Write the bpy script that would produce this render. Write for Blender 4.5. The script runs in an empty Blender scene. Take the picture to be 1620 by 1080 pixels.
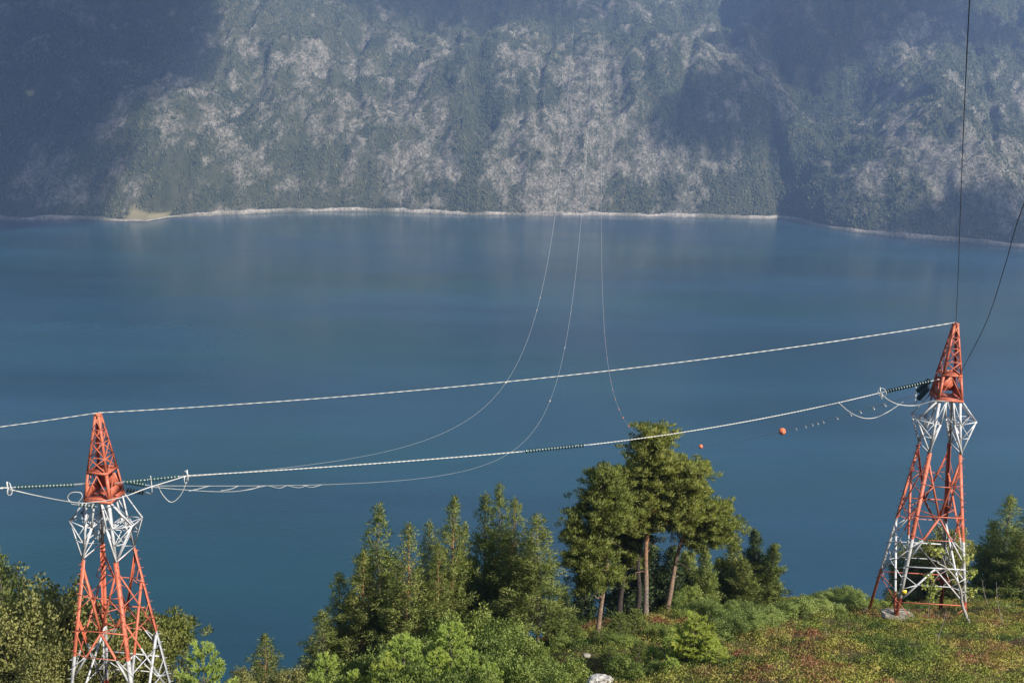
import bpy, math, random
import numpy as np
from mathutils import Vector, Matrix

# ------------------------------------------------------------------ camera, world, sun
S = bpy.context.scene
COL = S.collection
PITCH, FPX = math.radians(13.6), 1576.0          # photo is 1620 px wide
cam = bpy.data.objects.new('camera', bpy.data.cameras.new('camera'))
COL.objects.link(cam)
ROLL = math.radians(1.3)
_x, _u = np.array([1.0, 0, 0]), np.array([0, math.sin(PITCH), math.cos(PITCH)])
RV = _x * math.cos(ROLL) + _u * math.sin(ROLL); UV = _u * math.cos(ROLL) - _x * math.sin(ROLL); FV = np.array([0, math.cos(PITCH), -math.sin(PITCH)])
cam.matrix_world = Matrix([[RV[i], UV[i], -FV[i], (0, 0, 350)[i]] for i in range(3)] + [[0, 0, 0, 1]])
cam.data.lens = FPX / 1620 * 36
cam.data.sensor_width = 36
cam.data.clip_start = 0.5
cam.data.clip_end = 30000
S.camera = cam
SUN = np.array([0.64, -0.62, 0.74]); SUN /= np.linalg.norm(SUN)
SUN_EL = math.asin(SUN[2]); SUN_AZ = math.atan2(SUN[0], SUN[1])
W = bpy.data.worlds.new('World'); S.world = W; W.use_nodes = True
nt = W.node_tree; nt.nodes.clear()
sky = nt.nodes.new('ShaderNodeTexSky'); sky.sky_type = 'NISHITA'; sky.sun_disc = False
sky.sun_elevation = SUN_EL; sky.sun_rotation = SUN_AZ; sky.altitude = 350
bg = nt.nodes.new('ShaderNodeBackground'); bg.inputs[1].default_value = 0.085
wo = nt.nodes.new('ShaderNodeOutputWorld')
nt.links.new(sky.outputs[0], bg.inputs[0]); nt.links.new(bg.outputs[0], wo.inputs[0])
sl = bpy.data.lights.new('sun', 'SUN'); sl.energy = 5.0; sl.angle = math.radians(0.53); sl.color = (1.0, 0.94, 0.84)
so = bpy.data.objects.new('sun', sl); COL.objects.link(so)
so.rotation_euler = Vector((-SUN).tolist()).to_track_quat('-Z', 'Y').to_euler(); so.location = (40, -40, 420)
S.view_settings.view_transform = 'Standard'; S.view_settings.look = 'None'
S.view_settings.exposure = 0.75; S.view_settings.gamma = 1
S.cycles.max_bounces = 6; S.cycles.volume_bounces = 0; S.cycles.transparent_max_bounces = 8
S.cycles.use_denoising = True

# ------------------------------------------------------------------ picture -> world
C = np.array([0, 0, 350.0])
def ray(px, py): return FV + RV * (px - 810) / FPX + UV * (540 - py) / FPX
def at(px, py, Y):
    v = ray(px, py); return C + v * (Y / v[1])
def proj(P):
    v = np.asarray(P, float) - C; z = v @ FV
    return np.stack([810 + FPX * (v @ RV) / z, 540 - FPX * (v @ UV) / z], -1)

# ------------------------------------------------------------------ helpers
def smooth(a, b, x):
    t = np.clip((x - a) / (b - a), 0, 1); return t * t * (3 - 2 * t)
def _h(ix, iy, s):
    n = (ix.astype(np.int64) * 374761393 + iy.astype(np.int64) * 668265263 + s * 974634777) & 0xffffffff
    n = ((n ^ (n >> 13)) * 1274126177) & 0xffffffff
    n = (n ^ (n >> 16)) & 0xffffff
    return n / float(0xffffff)
def vnoise(x, y, s=0):
    x = np.asarray(x, float); y = np.asarray(y, float)
    ix = np.floor(x); iy = np.floor(y); fx = x - ix; fy = y - iy
    fx = fx * fx * (3 - 2 * fx); fy = fy * fy * (3 - 2 * fy)
    a = _h(ix, iy, s); b = _h(ix + 1, iy, s); c = _h(ix, iy + 1, s); d = _h(ix + 1, iy + 1, s)
    return (a * (1 - fx) + b * fx) * (1 - fy) + (c * (1 - fx) + d * fx) * fy
def fbm(x, y, s=0, o=4, g=0.5):
    r = 0; a = 1; t = 0
    for i in range(o):
        r = r + a * vnoise(x * 2 ** i + 17.3 * i, y * 2 ** i - 9.1 * i, s + i); t += a; a *= g
    return r / t
def tag(o, label=None, cat=None, group=None, kind=None):
    if label: o['label'] = label
    if cat: o['category'] = cat
    if group: o['group'] = group
    if kind: o['kind'] = kind
    return o
def empty(name, loc, label, cat, group=None):
    o = bpy.data.objects.new(name, None); COL.objects.link(o); o.location = loc; o.empty_display_size = 0.3
    return tag(o, label, cat, group)
def mesh_np(name, V, F, mat, attrs=None, smoothf=False, mat_idx=None, mats=None):
    V = np.asarray(V, np.float32); F = np.asarray(F, np.int32); k = F.shape[1]
    m = bpy.data.meshes.new(name)
    m.vertices.add(len(V)); m.vertices.foreach_set('co', V.ravel())
    m.loops.add(F.size); m.loops.foreach_set('vertex_index', F.ravel())
    m.polygons.add(len(F)); m.polygons.foreach_set('loop_start', np.arange(len(F), dtype=np.int32) * k)
    if smoothf: m.polygons.foreach_set('use_smooth', np.ones(len(F), bool))
    for q in (mats or [mat]): m.materials.append(q)
    if mat_idx is not None: m.polygons.foreach_set('material_index', np.asarray(mat_idx, np.int32))
    for nme, arr in (attrs or {}).items():
        a = m.attributes.new(nme, 'FLOAT', 'POINT'); a.data.foreach_set('value', np.asarray(arr, np.float32))
    m.update(calc_edges=True)
    return m
def link(name, m, parent=None, loc=None):
    o = bpy.data.objects.new(name, m); COL.objects.link(o)
    if parent: o.parent = parent
    if loc is not None: o.location = loc
    return o
class MB:
    """collects quads as one mesh"""
    def __init__(s): s.V = []; s.F = []; s.n = 0
    def add(s, V, F):
        V = np.asarray(V, float); F = np.asarray(F, int)
        s.V.append(V); s.F.append(F + s.n); s.n += len(V)
    def bar(s, a, b, w, w2=None, t=None):
        a = np.asarray(a, float); b = np.asarray(b, float); d = b - a; L = np.linalg.norm(d); d /= L
        up = np.array([0, 0, 1.0]) if abs(d[2]) < 0.9 else np.array([1.0, 0, 0])
        x = np.cross(d, up); x /= np.linalg.norm(x); y = np.cross(d, x)
        w2 = w2 or w; V = []
        for p in (a, b):
            for i, j in ((-1, -1), (1, -1), (1, 1), (-1, 1)): V.append(p + x * i * w / 2 + y * j * w2 / 2)
        s.add(V, [[0, 1, 5, 4], [1, 2, 6, 5], [2, 3, 7, 6], [3, 0, 4, 7], [3, 2, 1, 0], [4, 5, 6, 7]])
    def angle(s, a, b, w, ins):
        """L-section steel: two thin flanges, opening away from 'ins'"""
        a = np.asarray(a, float); b = np.asarray(b, float); d = b - a; d /= np.linalg.norm(d)
        x = np.asarray(ins, float); x = x - d * (x @ d); x /= np.linalg.norm(x); y = np.cross(d, x)
        t = 0.022
        u = (x + y) / math.sqrt(2); v = (x - y) / math.sqrt(2)
        for e, f in ((u, v), (v, u)):
            V = []
            for p in (a, b):
                V += [p - f * (t / 2), p + e * w - f * (t / 2), p + e * w + f * (t / 2), p + f * (t / 2)]
            s.add(V, [[0, 1, 5, 4], [1, 2, 6, 5], [2, 3, 7, 6], [3, 0, 4, 7], [3, 2, 1, 0], [4, 5, 6, 7]])
    def tube(s, P, r, n=6):
        P = np.asarray(P, float); k = len(P); r = np.broadcast_to(np.asarray(r, float), (k,))
        T = np.gradient(P, axis=0); T /= np.linalg.norm(T, axis=1)[:, None] + 1e-12
        ref = np.array([0, 0, 1.0]) if abs(T[:, 2]).mean() < 0.8 else np.array([1.0, 0, 0])
        X = np.cross(T, ref); X /= np.linalg.norm(X, axis=1)[:, None] + 1e-12; Y = np.cross(T, X)
        a = np.arange(n) * 2 * math.pi / n
        V = P[:, None] + r[:, None, None] * (X[:, None] * np.cos(a)[None, :, None] + Y[:, None] * np.sin(a)[None, :, None])
        i = np.arange(k - 1)[:, None] * n; j = np.arange(n)[None]; j2 = (j + 1) % n
        F = np.stack([i + j, i + j2, i + n + j2, i + n + j], -1).reshape(-1, 4)
        V = V.reshape(-1, 3)
        V = np.vstack([V, P[0], P[-1]]); c0 = k * n; c1 = c0 + 1; jj = np.arange(n)
        F0 = np.stack([np.full(n, c0), (jj + 1) % n, jj, jj], -1)[:, [0, 1, 2, 2]]
        s.add(V, F)
    def lathe(s, a, d, prof, n=14):
        """prof = [(distance along d, radius)]"""
        a = np.asarray(a, float); d = np.asarray(d, float); d /= np.linalg.norm(d)
        P = np.array([a + d * q[0] for q in prof]); R = np.array([q[1] for q in prof])
        ref = np.array([0, 0, 1.0]) if abs(d[2]) < 0.8 else np.array([1.0, 0, 0])
        x = np.cross(d, ref); x /= np.linalg.norm(x); y = np.cross(d, x); t = np.arange(n) * 2 * math.pi / n
        V = (P[:, None] + R[:, None, None] * (x * np.cos(t)[:, None] + y * np.sin(t)[:, None])[None]).reshape(-1, 3)
        k = len(prof); i = np.arange(k - 1)[:, None] * n; j = np.arange(n)[None]; j2 = (j + 1) % n
        s.add(V, np.stack([i + j, i + j2, i + n + j2, i + n + j], -1).reshape(-1, 4))
    def mesh(s, name, mat, sm=False):
        return mesh_np(name, np.vstack(s.V), np.vstack(s.F), mat, smoothf=sm)
    def build(s, name, mat, parent=None, sm=False, loc=None):
        return link(name, s.mesh(name, mat, sm), parent, loc)

# ------------------------------------------------------------------ materials
def new_mat(name):
    m = bpy.data.materials.new(name); m.use_nodes = True; t = m.node_tree
    for n in list(t.nodes):
        if n.type != 'OUTPUT_MATERIAL': t.nodes.remove(n)
    return m, t, t.nodes['Material Output']
def N(t, typ, **kw):
    n = t.nodes.new(typ)
    for k, v in kw.items():
        if k.startswith('i_'):
            q = k[2:]; n.inputs[int(q) if q.isdigit() else q.replace('_', ' ')].default_value = v
        else: setattr(n, k, v)
    return n
def ramp(t, fac, stops, interp='LINEAR'):
    n = t.nodes.new('ShaderNodeValToRGB'); e = n.color_ramp; e.interpolation = interp
    while len(e.elements) < len(stops): e.elements.new(0.5)
    for q, (p, c) in zip(e.elements, stops): q.position = p; q.color = (*c, 1) if len(c) == 3 else c
    t.links.new(fac, n.inputs[0]); return n.outputs[0]
def noise(t, vec, scale, detail=3, rough=0.5, fac=True):
    n = N(t, 'ShaderNodeTexNoise', i_Scale=scale, i_Detail=detail, i_Roughness=rough)
    if vec is not None: t.links.new(vec, n.inputs['Vector'])
    return n.outputs[0]
def mixc(t, fac, a, b, mode='MIX'):
    n = t.nodes.new('ShaderNodeMix'); n.data_type = 'RGBA'; n.blend_type = mode
    for s_, v in ((n.inputs[0], fac), (n.inputs[6], a), (n.inputs[7], b)):
        if hasattr(v, 'is_output'): t.links.new(v, s_)
        else: s_.default_value = v if not isinstance(v, tuple) else ((*v, 1) if len(v) == 3 else v)
    return n.outputs[2]
def math_(t, op, a, b=0.0, clamp=False):
    n = t.nodes.new('ShaderNodeMath'); n.operation = op; n.use_clamp = clamp
    for i, v in enumerate((a, b)):
        if hasattr(v, 'is_output'): t.links.new(v, n.inputs[i])
        else: n.inputs[i].default_value = v
    return n.outputs[0]
def simple(name, col, rough=0.5, metal=0.0, var=0.25, scale=6.0, bump=0.0, spec=0.5):
    m, t, o = new_mat(name); p = N(t, 'ShaderNodeBsdfPrincipled', i_Roughness=rough, i_Metallic=metal)
    p.inputs['Specular IOR Level'].default_value = spec
    tc = N(t, 'ShaderNodeTexCoord')
    nz = noise(t, tc.outputs['Object'], scale, 5, 0.6)
    lo = tuple(c * (1 - var) for c in col); hi = tuple(min(1, c * (1 + var)) for c in col)
    t.links.new(ramp(t, nz, [(0.3, lo), (0.7, hi)]), p.inputs['Base Color'])
    if bump:
        b = N(t, 'ShaderNodeBump', i_Strength=bump, i_Distance=0.05); t.links.new(nz, b.inputs['Height']); t.links.new(b.outputs[0], p.inputs['Normal'])
    t.links.new(p.outputs[0], o.inputs[0]); return m
def foliage(name, stops, transl=0.3, rough=0.55, gain=1.5):
    stops = [(p_, tuple(c_ * gain for c_ in q_)) for p_, q_ in stops]; transl = transl + .06
    m, t, o = new_mat(name)
    a = N(t, 'ShaderNodeAttribute', attribute_name='tint')
    oi = N(t, 'ShaderNodeObjectInfo')
    f = math_(t, 'ADD', a.outputs['Fac'], math_(t, 'MULTIPLY', math_(t, 'SUBTRACT', oi.outputs['Random'], 0.5), 0.22), True)
    c = ramp(t, f, stops)
    p = N(t, 'ShaderNodeBsdfPrincipled', i_Roughness=rough); p.inputs['Specular IOR Level'].default_value = 0.35
    t.links.new(c, p.inputs['Base Color'])
    tr = N(t, 'ShaderNodeBsdfTranslucent'); t.links.new(mixc(t, 1.0, c, (1.0, 1.05, 0.5, 1), 'MULTIPLY'), tr.inputs[0])
    mx = N(t, 'ShaderNodeMixShader', i_0=transl); t.links.new(p.outputs[0], mx.inputs[1]); t.links.new(tr.outputs[0], mx.inputs[2])
    t.links.new(mx.outputs[0], o.inputs[0]); return m

M = {}
M['needles'] = foliage('pine_needles', [(0.0, (0.05, 0.07, 0.018)), (0.45, (0.13, 0.15, 0.034)), (0.8, (0.20, 0.21, 0.05)), (1.0, (0.27, 0.25, 0.08))], 0.4)
M['spruce'] = foliage('conifer_needles', [(0.0, (0.05, 0.075, 0.022)), (0.45, (0.13, 0.16, 0.042)), (0.85, (0.20, 0.22, 0.062)), (1.0, (0.27, 0.26, 0.09))], 0.4)
M['young'] = foliage('young_pine_needles', [(0.0, (0.12, 0.18, 0.045)), (0.5, (0.25, 0.31, 0.07)), (1.0, (0.42, 0.45, 0.10))], 0.4)
M['leaf'] = foliage('shrub_leaves', [(0.0, (0.08, 0.115, 0.03)), (0.5, (0.18, 0.225, 0.058)), (0.85, (0.27, 0.31, 0.085)), (1.0, (0.36, 0.36, 0.12))], 0.42)
M['birch_leaf'] = foliage('birch_leaves', [(0.0, (0.07, 0.08, 0.025)), (0.5, (0.17, 0.175, 0.055)), (1.0, (0.28, 0.27, 0.10))], 0.35)
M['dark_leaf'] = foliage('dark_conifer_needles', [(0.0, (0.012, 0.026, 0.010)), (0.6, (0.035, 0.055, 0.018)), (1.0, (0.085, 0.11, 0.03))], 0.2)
def heath_mat():
    return foliage('heath_leaves', [(0.0, (0.06, 0.10, 0.025)), (0.28, (0.19, 0.22, 0.045)), (0.50, (0.30, 0.28, 0.065)), (0.66, (0.27, 0.19, 0.07)), (0.85, (0.20, 0.10, 0.055)), (1.0, (0.32, 0.12, 0.06))], 0.3)
M['heath'] = heath_mat()
M['grass'] = foliage('dry_grass', [(0.0, (0.12, 0.13, 0.05)), (0.6, (0.30, 0.26, 0.13)), (1.0, (0.42, 0.38, 0.22))], 0.3)
M['bark'] = simple('grey_bark', (0.13, 0.105, 0.085), 0.9, 0, 0.45, 9, 0.6)
M['shaded_dark_bark'] = simple('shaded_dark_pine_bark', (0.045, 0.033, 0.028), 0.95, 0, 0.5, 6, 0.8)  # dark bark with the shade of the crowns put into its colour
M['pine_bark'] = simple('orange_pine_bark', (0.27, 0.145, 0.075), 0.9, 0, 0.45, 5, 0.6)
M['pine_bark_low'] = simple('brown_pine_bark', (0.20, 0.135, 0.095), 0.9, 0, 0.5, 6, 0.8)
M['grey_wood'] = simple('weathered_birch_bark', (0.32, 0.30, 0.27), 0.9, 0, 0.5, 12, 0.8)
M['dead'] = simple('dead_branches', (0.30, 0.26, 0.22), 0.9, 0, 0.4, 9)
M['red_stem'] = simple('red_twigs', (0.30, 0.09, 0.05), 0.8, 0, 0.3, 9)
M['galv'] = simple('galvanised_steel', (0.45, 0.46, 0.45), 0.45, 0.5, 0.2, 3)
M['wire'] = simple('aluminium_strand', (0.58, 0.56, 0.52), 0.42, 0.15, 0.12, 1.0)
M['steelwire'] = simple('dark_steel_wire', (0.035, 0.03, 0.035), 0.6, 0.2, 0.2, 2)
M['glass'] = simple('green_glass_insulator', (0.012, 0.055, 0.048), 0.12, 0, 0.3, 4, spec=0.8)
M['white_paint'] = simple('white_fitting_paint', (0.55, 0.55, 0.53), 0.4, 0, 0.1, 4)
M['orange_ball'] = simple('orange_marker_paint', (0.72, 0.16, 0.055), 0.5, 0, 0.12, 2)
M['yellow'] = simple('yellow_sign_enamel', (0.75, 0.55, 0.04), 0.4, 0, 0.08, 3)
M['rock'] = simple('pale_lichen_rock', (0.25, 0.22, 0.18), 0.95, 0, 0.6, 1.6, 1.0)
M['concrete'] = simple('foundation_concrete', (0.32, 0.31, 0.29), 0.9, 0, 0.25, 3, 0.4)

def trunk_bark():
    m, t, o = new_mat('scots_pine_bark'); tc = N(t, 'ShaderNodeTexCoord'); sp = N(t, 'ShaderNodeSeparateXYZ'); t.links.new(tc.outputs['Object'], sp.inputs[0])
    nz = noise(t, tc.outputs['Object'], 5, 5, 0.65); p = N(t, 'ShaderNodeBsdfPrincipled', i_Roughness=0.9)
    up = ramp(t, nz, [(0.3, (0.17, 0.08, 0.04)), (0.7, (0.36, 0.19, 0.095))]); lo = ramp(t, nz, [(0.35, (0.07, 0.055, 0.045)), (0.65, (0.26, 0.21, 0.17))])
    f = N(t, 'ShaderNodeMapRange'); f.inputs['From Min'].default_value = 3.0; f.inputs['From Max'].default_value = 8.0; t.links.new(math_(t, 'ADD', sp.outputs[2], nz), f.inputs['Value'])
    t.links.new(mixc(t, f.outputs[0], lo, up), p.inputs['Base Color']); b = N(t, 'ShaderNodeBump', i_Strength=0.8, i_Distance=0.05); t.links.new(nz, b.inputs['Height']); t.links.new(b.outputs[0], p.inputs['Normal'])
    t.links.new(p.outputs[0], o.inputs[0]); return m
M['pine_bark'] = trunk_bark()
def tower_paint():
    m, t, o = new_mat('banded_tower_paint')
    tc = N(t, 'ShaderNodeTexCoord'); sp = N(t, 'ShaderNodeSeparateXYZ'); t.links.new(tc.outputs['Object'], sp.inputs[0])
    z = sp.outputs[2]
    def gt(v): return math_(t, 'GREATER_THAN', z, v)
    # red base < 2.6 < white < 8.2 < red < 16.3 < white < 21.1 < red top
    white = math_(t, 'ADD', math_(t, 'SUBTRACT', gt(2.6), gt(8.2)), math_(t, 'SUBTRACT', gt(16.3), gt(21.05)))
    nz = noise(t, tc.outputs['Object'], 1.3, 6, 0.65)
    red = ramp(t, nz, [(0.3, (0.34, 0.08, 0.045)), (0.5, (0.48, 0.12, 0.062)), (0.72, (0.58, 0.19, 0.11))])
    wh = ramp(t, nz, [(0.28, (0.34, 0.34, 0.33)), (0.5, (0.52, 0.53, 0.54)), (0.75, (0.66, 0.67, 0.67))])
    p = N(t, 'ShaderNodeBsdfPrincipled', i_Roughness=0.5); p.inputs['Specular IOR Level'].default_value = 0.4
    c = mixc(t, white, red, wh)
    n2 = noise(t, tc.outputs['Object'], 9, 4, 0.6)
    c = mixc(t, math_(t, 'MULTIPLY', math_(t, 'GREATER_THAN', n2, 0.60), 0.6), c, (0.20, 0.14, 0.11, 1))
    t.links.new(c, p.inputs['Base Color']); t.links.new(p.outputs[0], o.inputs[0]); return m
M['tower'] = tower_paint()

# ------------------------------------------------------------------ near hillside
anchors = [(1620, 960, 92), (1500, 965, 91), (1380, 970, 89), (1300, 978, 94), (1200, 948, 110), (1130, 965, 98), (1250, 1000, 78),
           (1150, 1030, 66), (1150, 1080, 52), (1400, 1080, 50), (1620, 1080, 49), (1400, 1020, 67), (1620, 1020, 65),
           (1040, 985, 85), (960, 1003, 78), (1060, 968, 92), (850, 1035, 74), (740, 1040, 80), (600, 1085, 76), (950, 1082, 60),
           (500, 1120, 82), (190, 1182, 74), (0, 1220, 80), (330, 1200, 72), (810, 1110, 60)]
AW = [list(at(*a)) for a in anchors]
for X in (-100, -50, 0, 50, 100):
    AW += [[X, 0, 348.2 + 0.02 * X], [X, -40, 366], [X, 28, 328], [X, 250, 165 + .08 * X], [X, 400, 52], [X, 500, -10], [X, 650, -60]]
AW += [[-100, 75, 296], [-60, 110, 270], [-20, 112, 271], [15, 118, 272], [-60, 160, 232], [0, 160, 236], [60, 150, 248], [100, 150, 252], [100, 95, 301], [100, 60, 316],
       [70, 112, 288], [45, 112, 287], [-100, 50, 312], [-50, 45, 317], [0, 44, 319.5]]
AW = np.array(AW)
def _tps(r2): return np.where(r2 > 0, r2 * np.log(np.maximum(r2, 1e-9)) * 0.5, 0)
_n = len(AW); _K = _tps(((AW[:, None, :2] - AW[None, :, :2]) ** 2).sum(-1)) + np.eye(_n) * 30
_A = np.zeros((_n + 3, _n + 3)); _A[:_n, :_n] = _K; _A[:_n, _n] = 1; _A[:_n, _n + 1:] = AW[:, :2]; _A[_n:, :_n] = _A[:_n, _n:].T
_w = np.linalg.solve(_A, np.concatenate([AW[:, 2], [0, 0, 0]]))
def G(x, y):
    x = np.asarray(x, float); y = np.asarray(y, float); sh = np.broadcast(x, y).shape
    x, y = np.broadcast_to(x, sh).ravel(), np.broadcast_to(y, sh).ravel()
    xc = np.clip(x, -110, 110); yc = np.clip(y, -60, 650); z = np.zeros(len(xc))
    for i in range(0, len(xc), 20000):
        a, b = xc[i:i + 20000], yc[i:i + 20000]
        z[i:i + 20000] = _tps((a[:, None] - AW[None, :, 0]) ** 2 + (b[:, None] - AW[None, :, 1]) ** 2) @ _w[:_n] + _w[_n] + _w[_n + 1] * a + _w[_n + 2] * b
    z += np.where(y < -60, (-60 - y) * 0.35, 0)
    away = smooth(110, 500, np.abs(x)) + smooth(120, 300, y)
    z += away * (fbm(x / 90, y / 90, 31, 4) - 0.5) * 26
    z += (fbm(x / 7, y / 7, 5, 3) - 0.5) * 2.3 + (fbm(x / 1.6, y / 1.6, 9, 2) - 0.5) * 0.75
    return z.reshape(sh)
def g1(x, y): return float(G(np.array([x]), np.array([y]))[0])
def axis(parts): return np.unique(np.concatenate([np.arange(a, b + 1e-6, st) for a, b, st in parts]))
gx = axis([(-3000, -500, 100), (-500, -120, 20), (-120, 130, 1.0), (130, 500, 20), (500, 3000, 100)])
gy = axis([(-1200, -40, 40), (-40, 40, 4), (40, 130, 1.0), (130, 300, 5), (300, 660, 15)])
def grid_mesh(name, xs, ys, zf, mat, attrs=None, sm=True):
    X, Y = np.meshgrid(xs, ys); Z = zf(X, Y); V = np.stack([X, Y, Z], -1).reshape(-1, 3)
    nx, ny = len(xs), len(ys); i, j = np.meshgrid(np.arange(nx - 1), np.arange(ny - 1)); a = (j * nx + i).ravel()
    F = np.stack([a, a + 1, a + nx + 1, a + nx], -1)
    return mesh_np(name, V, F, mat, attrs, sm)
def hill_mat():
    m, t, o = new_mat('hillside_soil_and_moss')
    tc = N(t, 'ShaderNodeTexCoord'); v = tc.outputs['Object']
    a = noise(t, v, 0.25, 5, 0.6); b = noise(t, v, 2.5, 5, 0.6)
    c = mixc(t, ramp(t, a, [(0.4, (0, 0, 0)), (0.6, (1, 1, 1))]), ramp(t, b, [(0.3, (0.05, 0.055, 0.02)), (0.7, (0.12, 0.12, 0.035))]), ramp(t, b, [(0.3, (0.07, 0.04, 0.02)), (0.7, (0.16, 0.10, 0.045))]))
    p = N(t, 'ShaderNodeBsdfPrincipled', i_Roughness=0.95); p.inputs['Specular IOR Level'].default_value = 0.1
    t.links.new(c, p.inputs['Base Color'])
    bp = N(t, 'ShaderNodeBump', i_Strength=0.8, i_Distance=0.2); t.links.new(b, bp.inputs['Height']); t.links.new(bp.outputs[0], p.inputs['Normal'])
    t.links.new(p.outputs[0], o.inputs[0]); return m
hill = link('hillside', grid_mesh('hillside', gx, gy, G, hill_mat())); tag(hill, kind='structure')

# ------------------------------------------------------------------ fjord water
def water_mat():
    m, t, o = new_mat('fjord_water')
    tc = N(t, 'ShaderNodeTexCoord')
    mp = N(t, 'ShaderNodeMapping'); mp.inputs['Scale'].default_value = (1, 1, 1); t.links.new(tc.outputs['Object'], mp.inputs[0])
    def mapped(sx, sy, rot=0.0):
        q = N(t, 'ShaderNodeMapping'); q.inputs['Scale'].default_value = (sx, sy, 1); q.inputs['Rotation'].default_value = (0, 0, rot)
        t.links.new(tc.outputs['Object'], q.inputs[0]); return q.outputs[0]
    big = noise(t, mapped(1 / 900, 1 / 420, 0.12), 1.0, 5, 0.55)          # wind-ruffled and calm patches
    mid = noise(t, mapped(1 / 160, 1 / 60, 0.15), 1.0, 4, 0.6)
    w1 = noise(t, mapped(1 / 9, 1 / 5, 0.3), 1.0, 4, 0.65)
    w2 = noise(t, mapped(1 / 2.2, 1 / 1.5, -0.2), 1.0, 3, 0.6)
    ruff = math_(t, 'ADD', math_(t, 'MULTIPLY', big, 0.75), math_(t, 'MULTIPLY', mid, 0.25))
    rough = N(t, 'ShaderNodeMapRange'); rough.inputs['From Min'].default_value = 0.36; rough.inputs['From Max'].default_value = 0.62
    rough.inputs['To Min'].default_value = 0.07; rough.inputs['To Max'].default_value = 0.24; t.links.new(ruff, rough.inputs['Value'])
    p = N(t, 'ShaderNodeBsdfPrincipled'); p.inputs['IOR'].default_value = 1.33
    wb = ramp(t, noise(t, mapped(1 / 1300, 1 / 260, 0.08), 1.0, 5, 0.6), [(0.3, (0.72,) * 3), (0.7, (1.3,) * 3)])
    bc = mixc(t, 1.0, ramp(t, big, [(0.36, (0.008, 0.044, 0.052)), (0.62, (0.013, 0.047, 0.080))]), wb, 'MULTIPLY')
    # a gust roughening the surface off the left shore
    sp_ = N(t, 'ShaderNodeTexGradient', gradient_type='SPHERICAL'); wv = N(t, 'ShaderNodeVectorMath', operation='ADD')
    q = N(t, 'ShaderNodeMapping', vector_type='POINT'); q.inputs['Location'].default_value = (1.72, -4.36, 0); q.inputs['Scale'].default_value = (1 / 260, 1 / 330, 1)
    nn = N(t, 'ShaderNodeTexNoise', i_Scale=2.2, i_Detail=7); 
    t.links.new(tc.outputs['Object'], q.inputs[0]); t.links.new(q.outputs[0], nn.inputs['Vector'])
    sc_ = N(t, 'ShaderNodeVectorMath', operation='SCALE'); sc_.inputs['Scale'].default_value = .9; t.links.new(nn.outputs[1], sc_.inputs[0])
    t.links.new(q.outputs[0], wv.inputs[0]); t.links.new(sc_.outputs[0], wv.inputs[1]); t.links.new(wv.outputs[0], sp_.inputs[0])
    t.links.new(math_(t, 'ADD', rough.outputs[0], math_(t, 'MULTIPLY', sp_.outputs['Fac'], 0.55)), p.inputs['Roughness'])
    t.links.new(bc, p.inputs['Base Color'])
    h = math_(t, 'ADD', math_(t, 'MULTIPLY', w1, 0.9), math_(t, 'MULTIPLY', w2, 0.25))
    b = N(t, 'ShaderNodeBump', i_Strength=1.0, i_Distance=0.22); t.links.new(h, b.inputs['Height']); t.links.new(b.outputs[0], p.inputs['Normal'])
    t.links.new(p.outputs[0], o.inputs[0]); return m
wm = mesh_np('fjord_water', [(-9000, 100, 0), (9000, 100, 0), (9000, 7500, 0), (-9000, 7500, 0)], [[0, 1, 2, 3]], water_mat())
tag(link('fjord_water', wm), kind='structure')

# ------------------------------------------------------------------ far mountain side
shore_px = [(0, 349), (60, 348), (130, 347.5), (190, 350), (232, 350.5), (252, 347.5), (262, 345), (290, 344), (360, 340), (440, 336.5), (520, 335), (600, 335), (680, 338), (750, 340.5), (850, 341), (950, 341.5), (1050, 343), (1130, 345.5),
            (1200, 347.5), (1232, 347), (1255, 350), (1285, 357), (1340, 366), (1400, 373), (1500, 382), (1620, 392)]
SP = np.array([C + ray(a, b) * (-350 / ray(a, b)[2]) for a, b in shore_px])
sx = np.concatenate([[-9000, -3500], SP[:, 0], [2600, 3600, 9000]]); sy = np.concatenate([[2600, 2550], SP[:, 1], [3400, 3450, 3600]])
XF = float(at(222, 348, SP[4, 1])[0])
def Ys(x): return np.interp(x, sx, sy) + (vnoise(x / 35, 0 * x, 77) - .5) * 14 + (vnoise(x / 9, 0 * x, 78) - .5) * 7
def band(x, c, w): return np.exp(-((x - c) / w) ** 2)
def gully(x, d):
    """depth of the gullies and the side valley, metres"""
    g = 46 * band(x, -150 + 22 * np.sin(d / 190) + d * .02, 38) * smooth(120, 500, d)
    g += 14 * band(x, 330 + 12 * np.sin(d / 150), 26) * smooth(150, 500, d)
    g += 40 * band(x, 760 + (d - 700) * 0.05 - 60 * smooth(500, 1300, d), 50) * smooth(350, 900, d)
    g += 95 * smooth(620, 1050, d) * np.maximum(0, 1 - np.abs(x - (990 - .10 * (d - 1000) + 20 * np.sin(d / 120))) / (55 + .05 * d))
    for c_, dp, w_, ph in ((-760, 20, 30, 0), (-480, 26, 28, 1), (80, 22, 24, 2), (520, 26, 30, 3), (1290, 30, 32, 4), (1500, 24, 30, 5)): g += dp * np.maximum(0, 1 - np.abs(x - c_ * (1 + d / 3400) - 26 * np.sin(d / 170 + ph)) / w_) * smooth(180, 420, d)
    xv = 850 + 0.32 * d + 40 * np.sin(d / 260)
    g += np.minimum(d * 0.30, 230) * band(x, xv, 70 + 0.24 * d) * smooth(20, 200, d) * smooth(1500, 800, d)
    return g
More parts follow.
